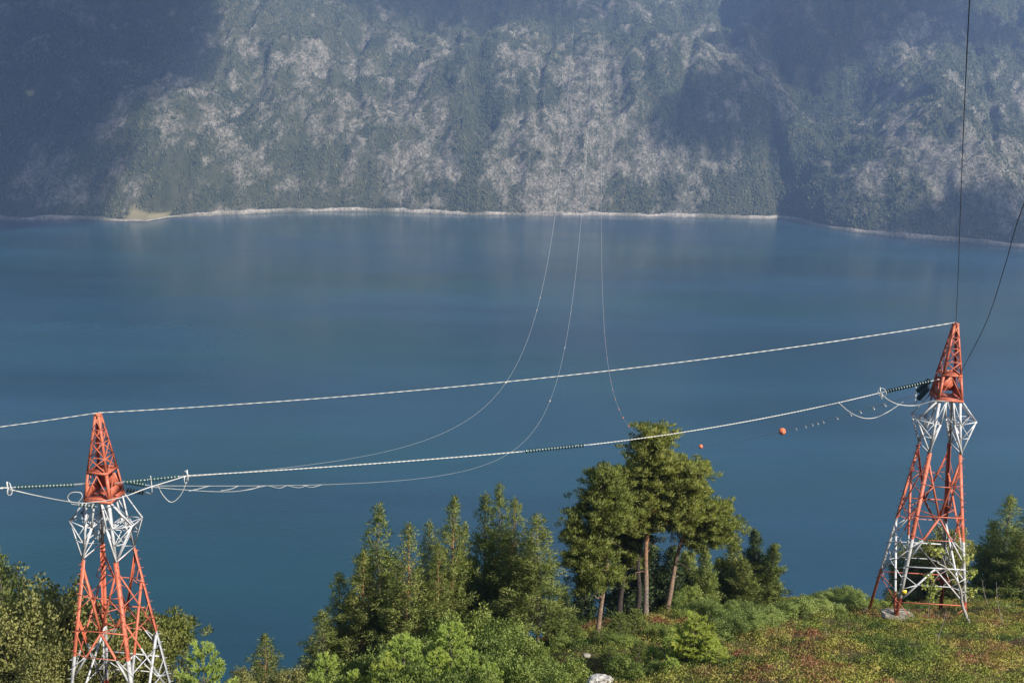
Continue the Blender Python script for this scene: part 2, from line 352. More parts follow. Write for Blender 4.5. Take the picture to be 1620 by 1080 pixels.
def HM(x, y):
    d = y - Ys(x); dd = np.maximum(d, 0)
    base = 1300 * (1 - np.exp(-dd * 0.80 / 1300))
    base = np.where(dd < 45, base * (0.35 + .65 * smooth(5, 45, dd)), base)
    am = smooth(0, 400, dd)
    w = (fbm(x / 50, y / 50, 4, 2) - .5) * 60
    base += am * (fbm((x + w) / 420, y / 760, 11, 4) - 0.5) * 280
    base += (0.15 + am) * (1 - np.abs(2 * fbm((x + w) / 150, y / 330, 21, 4) - 1)) * 72 - am * 36
    base += smooth(3, 60, dd) * ((fbm(x / 38, y / 60, 41, 4) - 0.5) * 30)
    # ledges: outcrops stepping down the slope
    k = fbm(x / 160, y / 160, 55, 3)
    base += smooth(0.50, 0.62, k) * (vnoise(x / 26, y / 18, 56) - .5) * 30 * smooth(10, 90, dd)
    base -= gully(x, dd)
    base += 190 * smooth(900, 1800, d) - 150 * smooth(2050, 2500, x) * smooth(900, 1800, d)
    # far left: gentler toe with a small field on a point
    base = np.where(d < 0, d * 0.5, np.maximum(base, 0.6 + dd * 0.12))
    left = smooth(120, 50, np.abs(x - XF)) * smooth(90, 45, dd); base = base * (1 - .8 * left) + .8 * left * (1.5 + dd * 0.15)
    return np.minimum(base, 1130 + (base - 1130) * 0.15)
mx = axis([(-8800, -2300, 130), (-2300, -1900, 20), (-1900, 2000, 8), (2000, 2500, 20), (2500, 8800, 130)])
md = axis([(-60, -10, 25), (-10, 30, 5), (30, 1700, 8), (1700, 2600, 45), (2600, 3600, 150)])
XX, DD = np.meshgrid(mx, md); YY = Ys(XX) + DD; ZZ = HM(XX, YY)
def pxpy(x, y, z): 
    q = proj(np.stack([x, y, z], -1)); return q[..., 0], q[..., 1]
def rockmask(x, y, d):
    """share of bare rock: 1 on open screes and cliffs, 0 in closed forest. Authored in metres along the shore and up the slope"""
    w = fbm(x / 60, d / 85, 62, 6, .75)
    k = fbm(x / 260, d / 110, 61, 4, .6) * 0.40 + w * 0.60
    loc = 0.055 * band(x, -420, 520) * band(d, 330, 330) + 0.075 * band(x, 120, 330) * band(d, 200, 420) + 0.07 * band(x, 1150, 230) * band(d, 250, 260)
    loc += 0.05 * band(x, 260, 60) * smooth(60, 160, d) + 0.09 * band(x, 790, 110) * band(d, 760, 130)
    loc += 0.13 * band(x, 930, 60) * band(d, 900, 110) + 0.10 * band(x, 1120, 90) * band(d, 1150, 220)
    loc -= 0.17 * band(x, -150 + d * .02, 60) + 0.13 * band(x, 860 + 0.3 * d, 110) + 0.10 * band(x, -30, 130) * smooth(150, 60, d) + .06 * smooth(60, 20, d)
    loc -= 0.03 * smooth(-900, -1500, x)
    m = 0.92 * smooth(0.47, 0.62, k + loc)
    for px_s, w2, hi in ((903, 7, 900), (924, 6, 950), (955, 8, 900), (1398, 8, 420)):              # cleared strips under the lines
        v_ = ray(px_s, 341); x_s = 3060 * v_[0] / v_[1] if px_s < 1300 else 3180 * v_[0] / v_[1]
        m = np.maximum(m, band(x, x_s * (1 + d / 3100) + 4 * np.sin(d / 90), w2) * smooth(50, 110, d) * smooth(hi, hi - 200, d) * (0.5 + 0.8 * vnoise(x * 0 + px_s, d / 45, 91)))
    return np.clip(m, 0, 1)
RM = rockmask(XX, YY, DD)
shore_a = smooth(-4, 0, DD) * smooth(11, 4, DD - 9 * (vnoise(XX / 25, XX * 0, 95) - .5)) * (.35 + .65 * smooth(.25, .6, vnoise(XX / 60, XX * 0, 96)))
field_a = smooth(52, 36, np.abs(XX - XF)) * smooth(60, 45, DD + .3 * (XX - XF)) * smooth(4, 14, DD) * .9
nx, ny = len(mx), len(md); ii, jj = np.meshgrid(np.arange(nx - 1), np.arange(ny - 1)); aa = (jj * nx + ii).ravel()
def mountain_mat():
    m, t, o = new_mat('mountainside')
    tc = N(t, 'ShaderNodeTexCoord'); v = tc.outputs['Object']
    mp = N(t, 'ShaderNodeMapping'); mp.inputs['Scale'].default_value = (1, 0.55, 0.7); t.links.new(v, mp.inputs[0])
    a = noise(t, mp.outputs[0], 0.035, 6, 0.7); b = noise(t, mp.outputs[0], 0.14, 8, 0.78); c3 = noise(t, v, 0.006, 4, 0.6)
    green = mixc(t, c3, ramp(t, b, [(0.3, (0.022, 0.032, 0.015)), (0.7, (0.055, 0.066, 0.028))]), ramp(t, a, [(0.35, (0.035, 0.042, 0.020)), (0.7, (0.11, 0.095, 0.055))]))
    rockc = ramp(t, b, [(0.28, (0.075, 0.065, 0.045)), (0.5, (0.19, 0.168, 0.135)), (0.74, (0.42, 0.385, 0.335))])
    r = N(t, 'ShaderNodeAttribute', attribute_name='rock').outputs['Fac']
    f = math_(t, 'MULTIPLY', r, ramp(t, a, [(0.36, (0.1,) * 3), (0.6, (1, 1, 1))]))
    c = mixc(t, f, green, rockc)
    c = mixc(t, N(t, 'ShaderNodeAttribute', attribute_name='field').outputs['Fac'], c, (0.25, 0.215, 0.115, 1))
    c = mixc(t, N(t, 'ShaderNodeAttribute', attribute_name='shore').outputs['Fac'], c, ramp(t, b, [(0.35, (0.12, 0.10, 0.08)), (0.6, (0.50, 0.45, 0.39))]))
    p = N(t, 'ShaderNodeBsdfPrincipled', i_Roughness=0.95); p.inputs['Specular IOR Level'].default_value = 0.15
    t.links.new(c, p.inputs['Base Color'])
    bp = N(t, 'ShaderNodeBump', i_Strength=0.9, i_Distance=5.0); t.links.new(b, bp.inputs['Height']); t.links.new(bp.outputs[0], p.inputs['Normal'])
    t.links.new(p.outputs[0], o.inputs[0]); return m
mm = mesh_np('mountainside', np.stack([XX, YY, ZZ], -1).reshape(-1, 3), np.stack([aa, aa + 1, aa + nx + 1, aa + nx], -1), mountain_mat(),
             {'rock': RM.ravel(), 'shore': shore_a.ravel(), 'field': field_a.ravel()}, True)
tag(link('mountainside', mm), kind='structure')

# the forest over there: one mass of small conifers and broadleaved trees
rng = np.random.default_rng(3)
def proto_tree(kind):
    if kind == 0:      # conifer
        V = [(0, 0, 1.0)]; F = []
        for z0, r in ((0.58, 0.13), (0.12, 0.24)):
            s0 = len(V)
            for k in range(5):
                a = k * 2 * math.pi / 5 + z0 * 3; V.append((r * math.cos(a), r * math.sin(a), z0))
            apex = 0 if z0 > .5 else len(V)
            if z0 < .5: V.append((0, 0, 0.72))
            for k in range(5): F.append((s0 + k, s0 + (k + 1) % 5, apex))
        return np.array(V, float), np.array(F)
    r2 = np.random.default_rng(kind)
    V = []
    for z0, r in ((0.1, 0.16), (0.4, 0.34), (0.75, 0.26)):
        for k in range(5):
            a = (k + z0) * 2 * math.pi / 5; q = r * r2.uniform(.75, 1.2); V.append((q * math.cos(a), q * math.sin(a), z0 + r2.uniform(-.06, .06)))
    V.append((0, 0, 1.0)); F = []
    for l in (0, 5):
        for k in range(5):
            a, b = l + k, l + (k + 1) % 5; F += [(a, b, b + 5), (a, b + 5, a + 5)]
    for k in range(5): F.append((10 + k, 10 + (k + 1) % 5, 15))
    return np.array(V, float), np.array(F)
NT = 250000
tx = rng.uniform(-2150, 2250, NT); td = rng.uniform(9, 1750, NT) ** 1.0
ty = Ys(tx) + td; tz = HM(tx, ty); tr = rockmask(tx, ty, td)
clump = fbm(tx / 40, td / 55, 71, 3)
keep = rng.random(NT) < np.clip(1.02 - tr * 0.66, 0, 1) * smooth(0.28, 0.5, clump + 0.12)
keep &= ~((np.abs(tx - XF) < 46) & (td + .3 * (tx - XF) < 52))
px_, py_ = pxpy(tx, ty, tz); keep &= (px_ > -150) & (px_ < 1770) & (py_ > -60)
tx, ty, tz, tr, td = tx[keep], ty[keep], tz[keep], tr[keep], td[keep]
kind = (rng.random(len(tx)) < 0.42 + 0.25 * smooth(200, 40, td)).astype(int)
Vs, Fs, Ts, n0 = [], [], [], 0
for kd in (0, 1):
    pv, pf = proto_tree(kd); s_ = kind == kd; k = s_.sum(); a = rng.uniform(0, 6.28, k); h = rng.uniform(6, 14, k) * (1 - .45 * tr[s_]) * (1 if kd == 0 else 0.72)
    ca, sa = np.cos(a), np.sin(a); wd = h * rng.uniform(0.6, 1.1, k)
    x = (pv[None, :, 0] * ca[:, None] - pv[None, :, 1] * sa[:, None]) * wd[:, None] + tx[s_][:, None]
    y = (pv[None, :, 0] * sa[:, None] + pv[None, :, 1] * ca[:, None]) * wd[:, None] + ty[s_][:, None]
    z = pv[None, :, 2] * h[:, None] + tz[s_][:, None] - 0.6
    Vs.append(np.stack([x, y, z], -1).reshape(-1, 3)); Fs.append((pf[None] + (np.arange(k) * len(pv))[:, None, None]).reshape(-1, 3) + n0)
    tint = np.clip(rng.normal(0.35 if kd == 0 else 0.62, 0.16, k) + (fbm(tx[s_] / 120, ty[s_] / 120, 81, 2) - .5) * .5, 0, 1)
    Ts.append(np.repeat(tint, len(pv))); n0 += k * len(pv)
M['far_forest'] = foliage('far_forest_leaves', [(0.0, (0.018, 0.029, 0.014)), (0.4, (0.042, 0.058, 0.026)), (0.75, (0.095, 0.105, 0.045)), (1.0, (0.20, 0.175, 0.09))], 0.15, 0.8, 1.0)
fo = link('far_forest', mesh_np('far_forest', np.vstack(Vs), np.vstack(Fs), M['far_forest'], {'tint': np.concatenate(Ts)}))
tag(fo, 'mixed forest of small trees covering the mountainside beyond the fjord', 'forest', kind='stuff')

# ------------------------------------------------------------------ pylons
H = 28.0
RT = np.array([39.6, 87.0]); RTOP = at(1512, 512, 87.0)[2]
LT = np.array([-31.6, 74.0]); _l = at(155, 655, 74.0); LT[0] = _l[0]; LTOP = _l[2]
RT[0] = at(1512, 512, 87.0)[0]
def pylon(base, rot, label):
    root = empty('pylon', base, label, 'power pylon', 'painted steel pylons of the line'); root.rotation_euler = (0, 0, rot)
    ZB, ZT, ZK, ZN = 21.15, 23.4, 19.1, 16.3
    P = M['tower']
    # peak
    b = MB(); c4 = [(-1, -1), (1, -1), (1, 1), (-1, 1)]
    lv = [(ZT, .85), (24.6, 0.68), (25.8, 0.5), (26.8, 0.36), (27.9, 0.2)]
    for i, j in c4: b.angle((i * .85, j * .85, ZT), (i * .2, j * .2, 28.0), 0.17, (-i, -j, 0))
    for q in range(len(lv) - 1):
        (z0, r0), (z1, r1) = lv[q], lv[q + 1]
        for k in range(4):
            (i0, j0), (i1, j1) = c4[k], c4[(k + 1) % 4]
            b.bar((i0 * r0, j0 * r0, z0), (i1 * r1, j1 * r1, z1), 0.065); b.bar((i1 * r0, j1 * r0, z0), (i0 * r1, j0 * r1, z1), 0.065)
            b.bar((i0 * r1, j0 * r1, z1), (i1 * r1, j1 * r1, z1), 0.06)
    pk = b.build('peak', P, root)
    c = MB(); c.bar((-.26, 0, 27.99), (.26, 0, 27.99), .5, .07); c.bar((0, -.3, 28.06), (0, .3, 28.06), .1); c.build('peak_cap', P, pk)
    for k in range(9):
        pass
    # head box with plated top and bottom
    b = MB()
    for i, j in c4: b.angle((i * 1.12, j * 1.12, ZB), (i * .85, j * .85, ZT), 0.2, (-i, -j, 0))
    for z, r, w in ((ZB, 1.12, 0.2), (ZT, .85, 0.2)):
        for k in range(4):
            (i0, j0), (i1, j1) = c4[k], c4[(k + 1) % 4]; b.bar((i0 * r, j0 * r, z), (i1 * r, j1 * r, z), 0.06, w)
    for k in range(4):
        (i0, j0), (i1, j1) = c4[k], c4[(k + 1) % 4]
        b.bar((i0 * 1.1, j0 * 1.1, ZB), ((i0 + i1) * .44, (j0 + j1) * .44, 23.2), 0.07); b.bar((i1 * 1.1, j1 * 1.1, ZB), ((i0 + i1) * .44, (j0 + j1) * .44, 23.2), 0.07)
    b.bar((-1.05, -.6, ZB + .12), (1.05, -.6, ZB + .12), .8, .04)
    b.bar((-1.05, .5, ZB + .12), (1.05, .5, ZB + .12), .9, .04)
    b.bar((-.9, .93, 22.2), (.9, .93, 22.2), .03, 1.3)
    b.bar((-.8, .1, ZT - .04), (.8, .1, ZT - .04), 1.2, .03)
    for s in (-1, 1): b.bar((s * .93, -.9, 21.75), (s * .93, .9, 21.75), .03, .8)
    b.build('head_box', P, root)
    # two columns with outer kinks
    for s in (-1, 1):
        b = MB(); kn = {}
        for j in (-1, 1):
            top_o = (s * 1.1, j * 1.1, ZB); top_m = (s * 0.98, j * 1.05, ZB); top_i = (s * 0.28, j * 1.0, ZB)
            kink = (s * 2.65, j * 0.85, ZK + .1); knee = (s * 1.45, j * 1.5, ZN); inn = (s * 0.62, j * 1.15, 18.9)
            b.angle(top_o, kink, 0.12, (-s, -j, -.3)); b.angle(kink, knee, 0.12, (-s, -j, .3))
            b.angle(top_m, knee, 0.2, (-s, -j, 0)); b.bar(top_i, inn, 0.13); b.bar(inn, knee, 0.15)
            mid = np.array(top_m) * .55 + np.array(knee) * .45; m2 = np.array(top_m) * .28 + np.array(knee) * .72
            b.bar(kink, mid, .07); b.bar(kink, top_m, .06); b.bar(kink, m2, .07); b.bar(mid, inn, .07); b.bar(top_i, mid, .07); b.bar(inn, m2, .07)
            q = np.array(kink) * .5 + np.array(knee) * .5; b.bar(q, m2, .06); b.bar(q, mid, .05)
            kn[j] = (top_m, top_i, kink, knee, inn, mid, m2)
        A, B = kn[-1], kn[1]
        for q in range(7): b.bar(A[q], B[q], .08)
        b.bar(A[5], B[6], .06); b.bar(B[5], A[6], .06); b.bar(A[4], B[5], .06); b.bar(B[4], A[5], .06); b.bar(A[0], B[5], .06); b.bar(A[2], B[5], .05); b.bar(B[2], A[5], .05); b.bar(A[6], B[3], .07); b.bar(B[6], A[3], .07)
        b.build('column', P, root)
    # legs and bracing
    def lp(i, j, z):
        t = (ZN - z) / ZN; r = 1.45 + (3.35 - 1.45) * t; q = 1.5 + (3.35 - 1.5) * t; return np.array([i * r, j * q, z])
    for i, j in c4:
        foot = lp(i, j, 0); g = g1(base[0] + foot[0], base[1] + foot[1]) - base[2]
        b = MB(); e = lp(i, j, g - 0.3)
        b.angle(lp(i, j, ZN), e, 0.28, (-i, -j, 0))
        z = 1.5
        while z < 16:
            p_ = lp(i, j, z); b.bar(p_, p_ + np.array([i * .2, j * .08, 0]), .035); z += .8
        leg = b.build('leg', P, root)
        f = MB(); f.lathe(lp(i, j, g - .9), (0, 0, 1), [(0, .5), (.85, .42), (1.0, .36), (1.0, .01)], 12); f.build('footing', M['concrete'], leg)
    ZC, ZH = 10.4, 8.0
    for k in range(4):
        (i0, j0), (i1, j1) = c4[k], c4[(k + 1) % 4]; b = MB()
        def L(z): return lp(i0, j0, z)
        def Rr(z): return lp(i1, j1, z)
        def mp_(z, f): return L(z) * (1 - f) + Rr(z) * f
        if k % 2:      # the two side faces carry long heavy diagonals
            fr, re = (L, Rr) if k == 1 else (Rr, L); ins = -(L(5) + Rr(5))
            for p_, q_e, w_ in ((re(13.6), fr(6.2), .17), (fr(15.6), re(8.2), .13), (re(8.2), fr(.5), .17), (fr(11.6), re(1.2), .15)): b.angle(p_, q_e, w_, ins)
            for z_, w_ in ((ZN, .09), (12.6, .06), (9.9, .07), (7.0, .07), (4.4, .08), (2.0, .07)): b.bar(L(z_), Rr(z_), w_)
            for z_ in (14.6, 11.2, 5.6, 3.2): b.bar(fr(z_), fr(z_ - .9) * .72 + re(z_ - .9) * .28, .05); b.bar(re(z_), re(z_ - .9) * .72 + fr(z_ - .9) * .28, .05); b.bar(re(z_ - 1.8), re(z_ - .9) * .72 + fr(z_ - .9) * .28, .05)
        else:
            cen = mp_(ZC, .5)
            b.angle(L(ZN - .3), cen, .145, -(L(5) + Rr(5))); b.angle(Rr(ZN - .3), cen, .145, -(L(5) + Rr(5))); b.angle(cen, L(6.0), .145, -(L(5) + Rr(5))); b.angle(cen, Rr(6.0), .145, -(L(5) + Rr(5)))
            b.bar(L(ZC), Rr(ZC), .09)
            if k % 2: b.bar(L(ZN), Rr(ZN), .09)
            q1 = L(ZN - .3) * .5 + cen * .5; q2 = Rr(ZN - .3) * .5 + cen * .5
            for q, f in ((q1, L), (q2, Rr)):
                b.bar(q, f(13.4), .06); b.bar(q, f(12.0), .06); b.bar(q, f(14.6), .05)
            b.bar(q1, q2, .07)
            w1 = cen * .5 + L(6.0) * .5; w2 = cen * .5 + Rr(6.0) * .5
            for q, f in ((w1, L), (w2, Rr)): b.bar(q, f(8.6), .06); b.bar(q, f(ZC), .06); b.bar(q, f(7.2), .05)
            b.bar(w1, w2, .06)
            # lower K panel
            c2 = mp_(5.6, .5); b.bar(L(5.6), Rr(5.6), .10)
            b.angle(c2, L(2.2), .12, -(L(5) + Rr(5))); b.angle(c2, Rr(2.2), .12, -(L(5) + Rr(5)))
            x1 = c2 * .5 + L(2.2) * .5; x2 = c2 * .5 + Rr(2.2) * .5
            for q, f in ((x1, L), (x2, Rr)): b.bar(q, f(4.8), .06); b.bar(q, f(3.4), .06)
            b.bar(x1, x2, .06); b.bar(L(2.2), Rr(2.2), .08)
            b.bar(L(2.2), mp_(.6, .25), .06); b.bar(Rr(2.2), mp_(.6, .75), .06)
        b.build('bracing', P, root)
    b = MB()   # plan bracing
    for z in (10.4,):
        b.bar((lp(-1, -1, z) + lp(1, -1, z)) / 2, (lp(1, -1, z) + lp(1, 1, z)) / 2, .07); b.bar((lp(1, -1, z) + lp(1, 1, z)) / 2, (lp(1, 1, z) + lp(-1, 1, z)) / 2, .07)
        b.bar((lp(1, 1, z) + lp(-1, 1, z)) / 2, (lp(-1, 1, z) + lp(-1, -1, z)) / 2, .07); b.bar((lp(-1, 1, z) + lp(-1, -1, z)) / 2, (lp(-1, -1, z) + lp(1, -1, z)) / 2, .07)
    b.build('plan_bracing', P, root)
    s = MB(); q = lp(-1, -1, 3.3) + np.array([.3, -.22, 0]); s.bar(q - np.array([.2, 0, 0]), q + np.array([.2, 0, 0]), .03, .38); s.build('warning_sign', M['yellow'], root)
    return root
pylR = pylon((RT[0], RT[1], RTOP - H), math.radians(-4), 'red and white lattice pylon standing on the heath by the dark trees')
pylL = pylon((LT[0], LT[1], LTOP - H), math.radians(-7), 'red and white lattice pylon cut by the bottom edge, beside the round birch')

# ------------------------------------------------------------------ wires and insulators
def tplane(px, py):
    """point on the vertical plane through both pylon axes"""
    n = np.array([-(RT[1] - LT[1]), RT[0] - LT[0], 0]); n /= np.linalg.norm(n)
    v = ray(px, py); P0 = np.array([LT[0], LT[1], 0]); return C + v * (((P0 - C) @ n) / (v @ n))
def samp(pts, n):
    """smooth curve through the points (Catmull-Rom)"""
    P = np.array(pts, float); P = np.vstack([2 * P[0] - P[1], P, 2 * P[-1] - P[-2]]); out = []
    for i in range(1, len(P) - 2):
        for t in np.linspace(0, 1, n, endpoint=False):
            out.append(0.5 * ((2 * P[i]) + (-P[i - 1] + P[i + 1]) * t + (2 * P[i - 1] - 5 * P[i] + 4 * P[i + 1] - P[i + 2]) * t ** 2 + (-P[i - 1] + 3 * P[i] - 3 * P[i + 1] + P[i + 2]) * t ** 3))
    out.append(P[-2]); return np.array(out)
def reseg(P, step):
    L = np.concatenate([[0], np.cumsum(np.linalg.norm(np.diff(P, axis=0), axis=1))]); s = np.arange(0, L[-1], step)
    return np.stack([np.interp(s, L, P[:, k]) for k in range(3)], -1)
def stranded(P, r, pitch, name, mat, label, cat, group=None, parent=None):
    """two heavy strands laid round each other"""
    Q = reseg(np.array(P), pitch / 8); b = MB(); T = np.gradient(Q, axis=0); T /= np.linalg.norm(T, axis=1)[:, None]
    X = np.cross(T, [0, 0, 1.0]); X /= np.linalg.norm(X, axis=1)[:, None]; Y = np.cross(T, X); a = np.arange(len(Q)) * 2 * math.pi / 8
    for ph in (0, math.pi): b.tube(Q + r * .85 * (X * np.cos(a + ph)[:, None] + Y * np.sin(a + ph)[:, None]), r, 5)
    o = b.build(name, mat, parent, True)
    return tag(o, label, cat, group) if label else o
def sagged(a, b, s, n=60):
    t = np.linspace(0, 1, n)[:, None]; P = a + (b - a) * t; P[:, 2] -= 4 * s * (t * (1 - t))[:, 0]; return P
# earth wire over both peaks
pk_l = np.array([LT[0], LT[1], LTOP + .12]); pk_r = np.array([RT[0], RT[1], RTOP + .12])
far_l = tplane(-900, 830); 
stranded(sagged(pk_l, pk_r, 1.05), 0.021, 1.5, 'earth_wire', M['wire'], 'pale twisted wire strung between the tips of both pylons', 'wire', 'pale wires of the line')
stranded(sagged(tplane(-700, 735), pk_l, .6), 0.021, 1.5, 'earth_wire', M['wire'], 'pale twisted wire running left out of the picture from the left pylon tip', 'wire', 'pale wires of the line')
disc_mesh = None
def disc_m():
    b = MB(); b.lathe((0, 0, 0), (0, 0, 1), [(-.03, .02), (-.03, .10), (0.0, .205), (.03, .20), (.07, .12), (.10, .07), (.10, .01)], 14)
    return b.mesh('insulator_disc', M['glass'], True)
def cap_m():
    b = MB(); b.lathe((0, 0, 0), (0, 0, 1), [(.085, .01), (.085, .07), (.17, .08), (.20, .05), (.20, .01)], 10); return b.mesh('disc_cap', M['galv'], True)
DM, CM = disc_m(), cap_m()
def string(a, b_, label, group, ring=None, first=.5, n=None, ndisc_scale=1.0):
    a = np.array(a, float); b_ = np.array(b_, float); d = b_ - a; L = np.linalg.norm(d); d /= L
    root = empty('insulator_string', a.tolist(), label, 'insulator', group)
    m = MB(); m.tube([(0, 0, 0), (d * L).tolist()], .035, 6); m.build('rod', M['galv'], root, True)
    q = Vector(d.tolist()).to_track_quat('Z', 'Y'); k = int((L - first - .35) / 0.26)
    for i in range(k):
        o = link('disc', DM, root, (d * (first + i * .26)).tolist()); o.rotation_mode = 'QUATERNION'; o.rotation_quaternion = q; o.scale = (ndisc_scale, ndisc_scale, 1)
        c = link('cap', CM, o)
    if ring == 'ring':
        m = MB(); e = d * L
        x = np.cross(d, [0, 0, 1.0]); x /= np.linalg.norm(x); y = np.cross(x, d); t = np.linspace(0, 2 * math.pi, 25)
        for off, r in ((-.15, .4), ):
            w = d * .55 + x * .8; w /= np.linalg.norm(w)
            m.tube(e + d * off + r * (w * np.cos(t)[:, None] + y * np.sin(t)[:, None]), .034, 6)
            m.tube(e + d * off + r * .8 * ((d * .3 - x) * np.cos(t)[:, None] + y * np.sin(t)[:, None]) + np.array([0, 0, -.3]), .03, 6)
        m.bar(e - y * .5, e + y * .5, .07); m.build('grading_ring', M['white_paint'], root, True)
    if ring == 'racket':
        m = MB(); e = d * L; x = np.cross(d, [0, 0, 1.0]); x /= np.linalg.norm(x); z = np.array([0, 0, 1.0])
        pts = [e + z * .75, e + z * .8 + x * .15, e - z * .6 + x * .2, e - z * .75 - x * .25, e - z * .78 - x * .75]
        m.tube(samp(pts, 6), .034, 6); m.bar(e, e + x * .2, .06); m.build('grading_ring', M['white_paint'], root, True)
    return root
def box_pt(T, TOPZ, dx, dy, z): return np.array([T[0] + dx, T[1] + dy, TOPZ - H + z])
gi = 'insulator strings of the line'
LB_r = box_pt(LT, LTOP, .95, 0.0, 22.3); LB_l = box_pt(LT, LTOP, -.95, -.3, 22.3); RB_l = box_pt(RT, RTOP, -.92, -.2, 22.9)
ring_lr, ring_rl, ring_ll = tplane(297, 752), tplane(1393, 621), tplane(12, 771)
mid_a, mid_b = tplane(826, 714), tplane(934, 703)
string(LB_r, ring_lr, 'dark green disc insulator string right of the left pylon head', gi, 'ring', .75)
string(LB_l, ring_ll, 'dark green disc insulator string left of the left pylon head, reaching the picture edge', gi, 'ring', 1.25)
string(RB_l, ring_rl, 'dark green disc insulator string left of the right pylon head', gi, 'ring', .95)
string(mid_a, mid_b, 'dark green disc insulator string in mid span left of the tall pine top', gi, None, .35)
gw = 'pale wires of the line'
stranded(sagged(ring_lr, mid_a, .12, 30), .027, .8, 'conductor', M['wire'], 'pale thick conductor from the left pylon insulators to the mid span insulators', 'wire', gw)
stranded(sagged(mid_b, ring_rl, .45, 30), .025, .6, 'conductor', M['wire'], 'pale thick conductor from the mid span insulators to the right pylon insulators', 'wire', gw)
stranded(sagged(tplane(-700, 800), ring_ll, .2, 30), .045, .8, 'conductor', M['wire'], 'short pale conductor leaving the picture left of the leftmost insulator ring', 'wire', gw)
# tension insulators pointing out over the fjord
lb = [box_pt(LT, LTOP, 1.1, 1.2, 22.0), box_pt(LT, LTOP, 1.1, 1.2, 21.3)]
dirL = np.array([.36, 1.0, -.42]); dirL /= np.linalg.norm(dirL); dirR = np.array([-.34, 1.0, -.40]); dirR /= np.linalg.norm(dirR)
LE = [at(238, 768, 76.9), at(236, 781, 76.6)]; RE = [at(1446, 625, 90.2), at(1447, 638, 89.8)]
string(lb[0], LE[0], 'upper of two dark green insulators right of the left pylon head, pointing across the fjord', gi, 'racket', .3, ndisc_scale=1.05)
string(lb[1], LE[1], 'lower of two dark green insulators right of the left pylon head, pointing across the fjord', gi, None, .3, ndisc_scale=1.05)
rb = [box_pt(RT, RTOP, -1.1, 1.2, 22.5), box_pt(RT, RTOP, -1.1, 1.2, 21.8)]
string(rb[0], RE[0], 'upper of two thick dark green insulators left of the right pylon head', gi, 'racket', .3, ndisc_scale=1.35)
string(rb[1], RE[1], 'lower of two thick dark green insulators left of the right pylon head', gi, None, .3, ndisc_scale=1.35)
string(box_pt(LT, LTOP, .1, -1.6, 20.95), at(113, 797, 72.3), 'dark green insulator lying under the front of the left pylon head', gi, None, .25)
# jumpers
def cable(pts, r, label, n=8, mat='wire', name='jumper_cable', grp='slack jumper cables of the line'):
    b = MB(); b.tube(samp(pts, n), r, 6); return tag(b.build(name, M[mat], None, True), label, 'cable', grp)
cable([ring_ll + np.array([0, 0, -.1]), at(60, 784, 73), at(108, 793, 72.0), at(140, 795, 71.7), at(190, 787, 71.9), at(235, 771, 73), ring_lr], .036, 'white slack cable curving under the front of the left pylon head')
cable([at(113, 795, 72.2), at(107, 787, 72.2), at(113, 779, 72.2), at(127, 779, 72.2), at(130, 786, 72.2), at(124, 794, 72.2)], .028, 'small white loop at the lower left corner of the left pylon head')
cable([tplane(250, 768), tplane(258, 783), tplane(271, 794), tplane(285, 784), tplane(294, 765), ring_lr], .026, 'small slack loop hanging below the ring right of the left pylon')
cable([ring_rl, tplane(1405, 632), tplane(1424, 640), tplane(1450, 641), at(1478, 634, 86), box_pt(RT, RTOP, -.3, -1.3, 21.1)], .034, 'white slack cable drooping into the foot of the right pylon head')
cable([tplane(1326, 636), tplane(1345, 652), tplane(1366, 661), tplane(1386, 660), tplane(1407, 650), at(1425, 638, 89), RE[0]], .026, 'thin slack cable drooping below the conductor left of the right pylon')
# fjord crossing spans
def span(A, B, s, r0, r1, label, n=500):
    t = np.linspace(0, 1, n) ** 2.2; P = A[None] + (B - A)[None] * t[:, None]; P[:, 2] -= 4 * s * t * (1 - t)
    dist = np.linalg.norm(P - C, axis=1); r = np.clip(0.0001 * dist, r0, r1)
    k = np.ones(n, bool)
    hz = np.where(P[:, 1] > 2400, HM(P[:, 0], P[:, 1]), -99); under = np.where(P[:, 2] < hz)[0]
    if len(under): P = P[:under[0] + 2]; r = r[:len(P)]
    b = MB(); b.tube(P, r, 6)
    o = tag(b.build('crossing_line', M['wire'], None, True), label, 'power line', 'lines crossing the fjord')
    return o, P
s3, P3 = span(RE[0], np.array([297.6, 3644.3, 610.3]), 435.0, .03, .16, 'line crossing the fjord from the right pylon, strung with orange marker balls')
s2, P2 = span(LE[0], np.array([245.1, 3408.5, 482.6]), 376.1, .03, .2, 'line crossing the fjord from the left pylon, rising right of its neighbour')
s1, P1 = span(np.array([-54.29, 74.47, 318.06]), np.array([165.0, 3152.2, 581.9]), 355.7, .03, .17, 'leftmost line crossing the fjord, merging with the conductor near the left pylon')
def sphere_mesh(name, mat, nu=20, nv=12):
    b = MB(); prof = [(-math.cos(math.pi * k / nv), max(.001, math.sin(math.pi * k / nv))) for k in range(nv + 1)]
    b.lathe((0, 0, 0), (0, 0, 1), prof, nu); return b.mesh(name, mat, True)
BM = sphere_mesh('marker_ball', M['orange_ball']); WMb = sphere_mesh('marker_ball_pale', simple('pale_marker_paint', (.75, .55, .45), .5))
def clampmesh():
    b = MB(); b.lathe((0, 0, 0), (1, 0, 0), [(-1.12, .01), (-1.12, .09), (1.12, .09), (1.12, .01)], 8)
    b.lathe((0, 0, 0), (0, 0, 1), [(-.035, 1.0), (-.035, 1.025), (.035, 1.025), (.035, 1.0)], 20); return b.mesh('ball_clamp', M['galv'], True)
CLM = clampmesh()
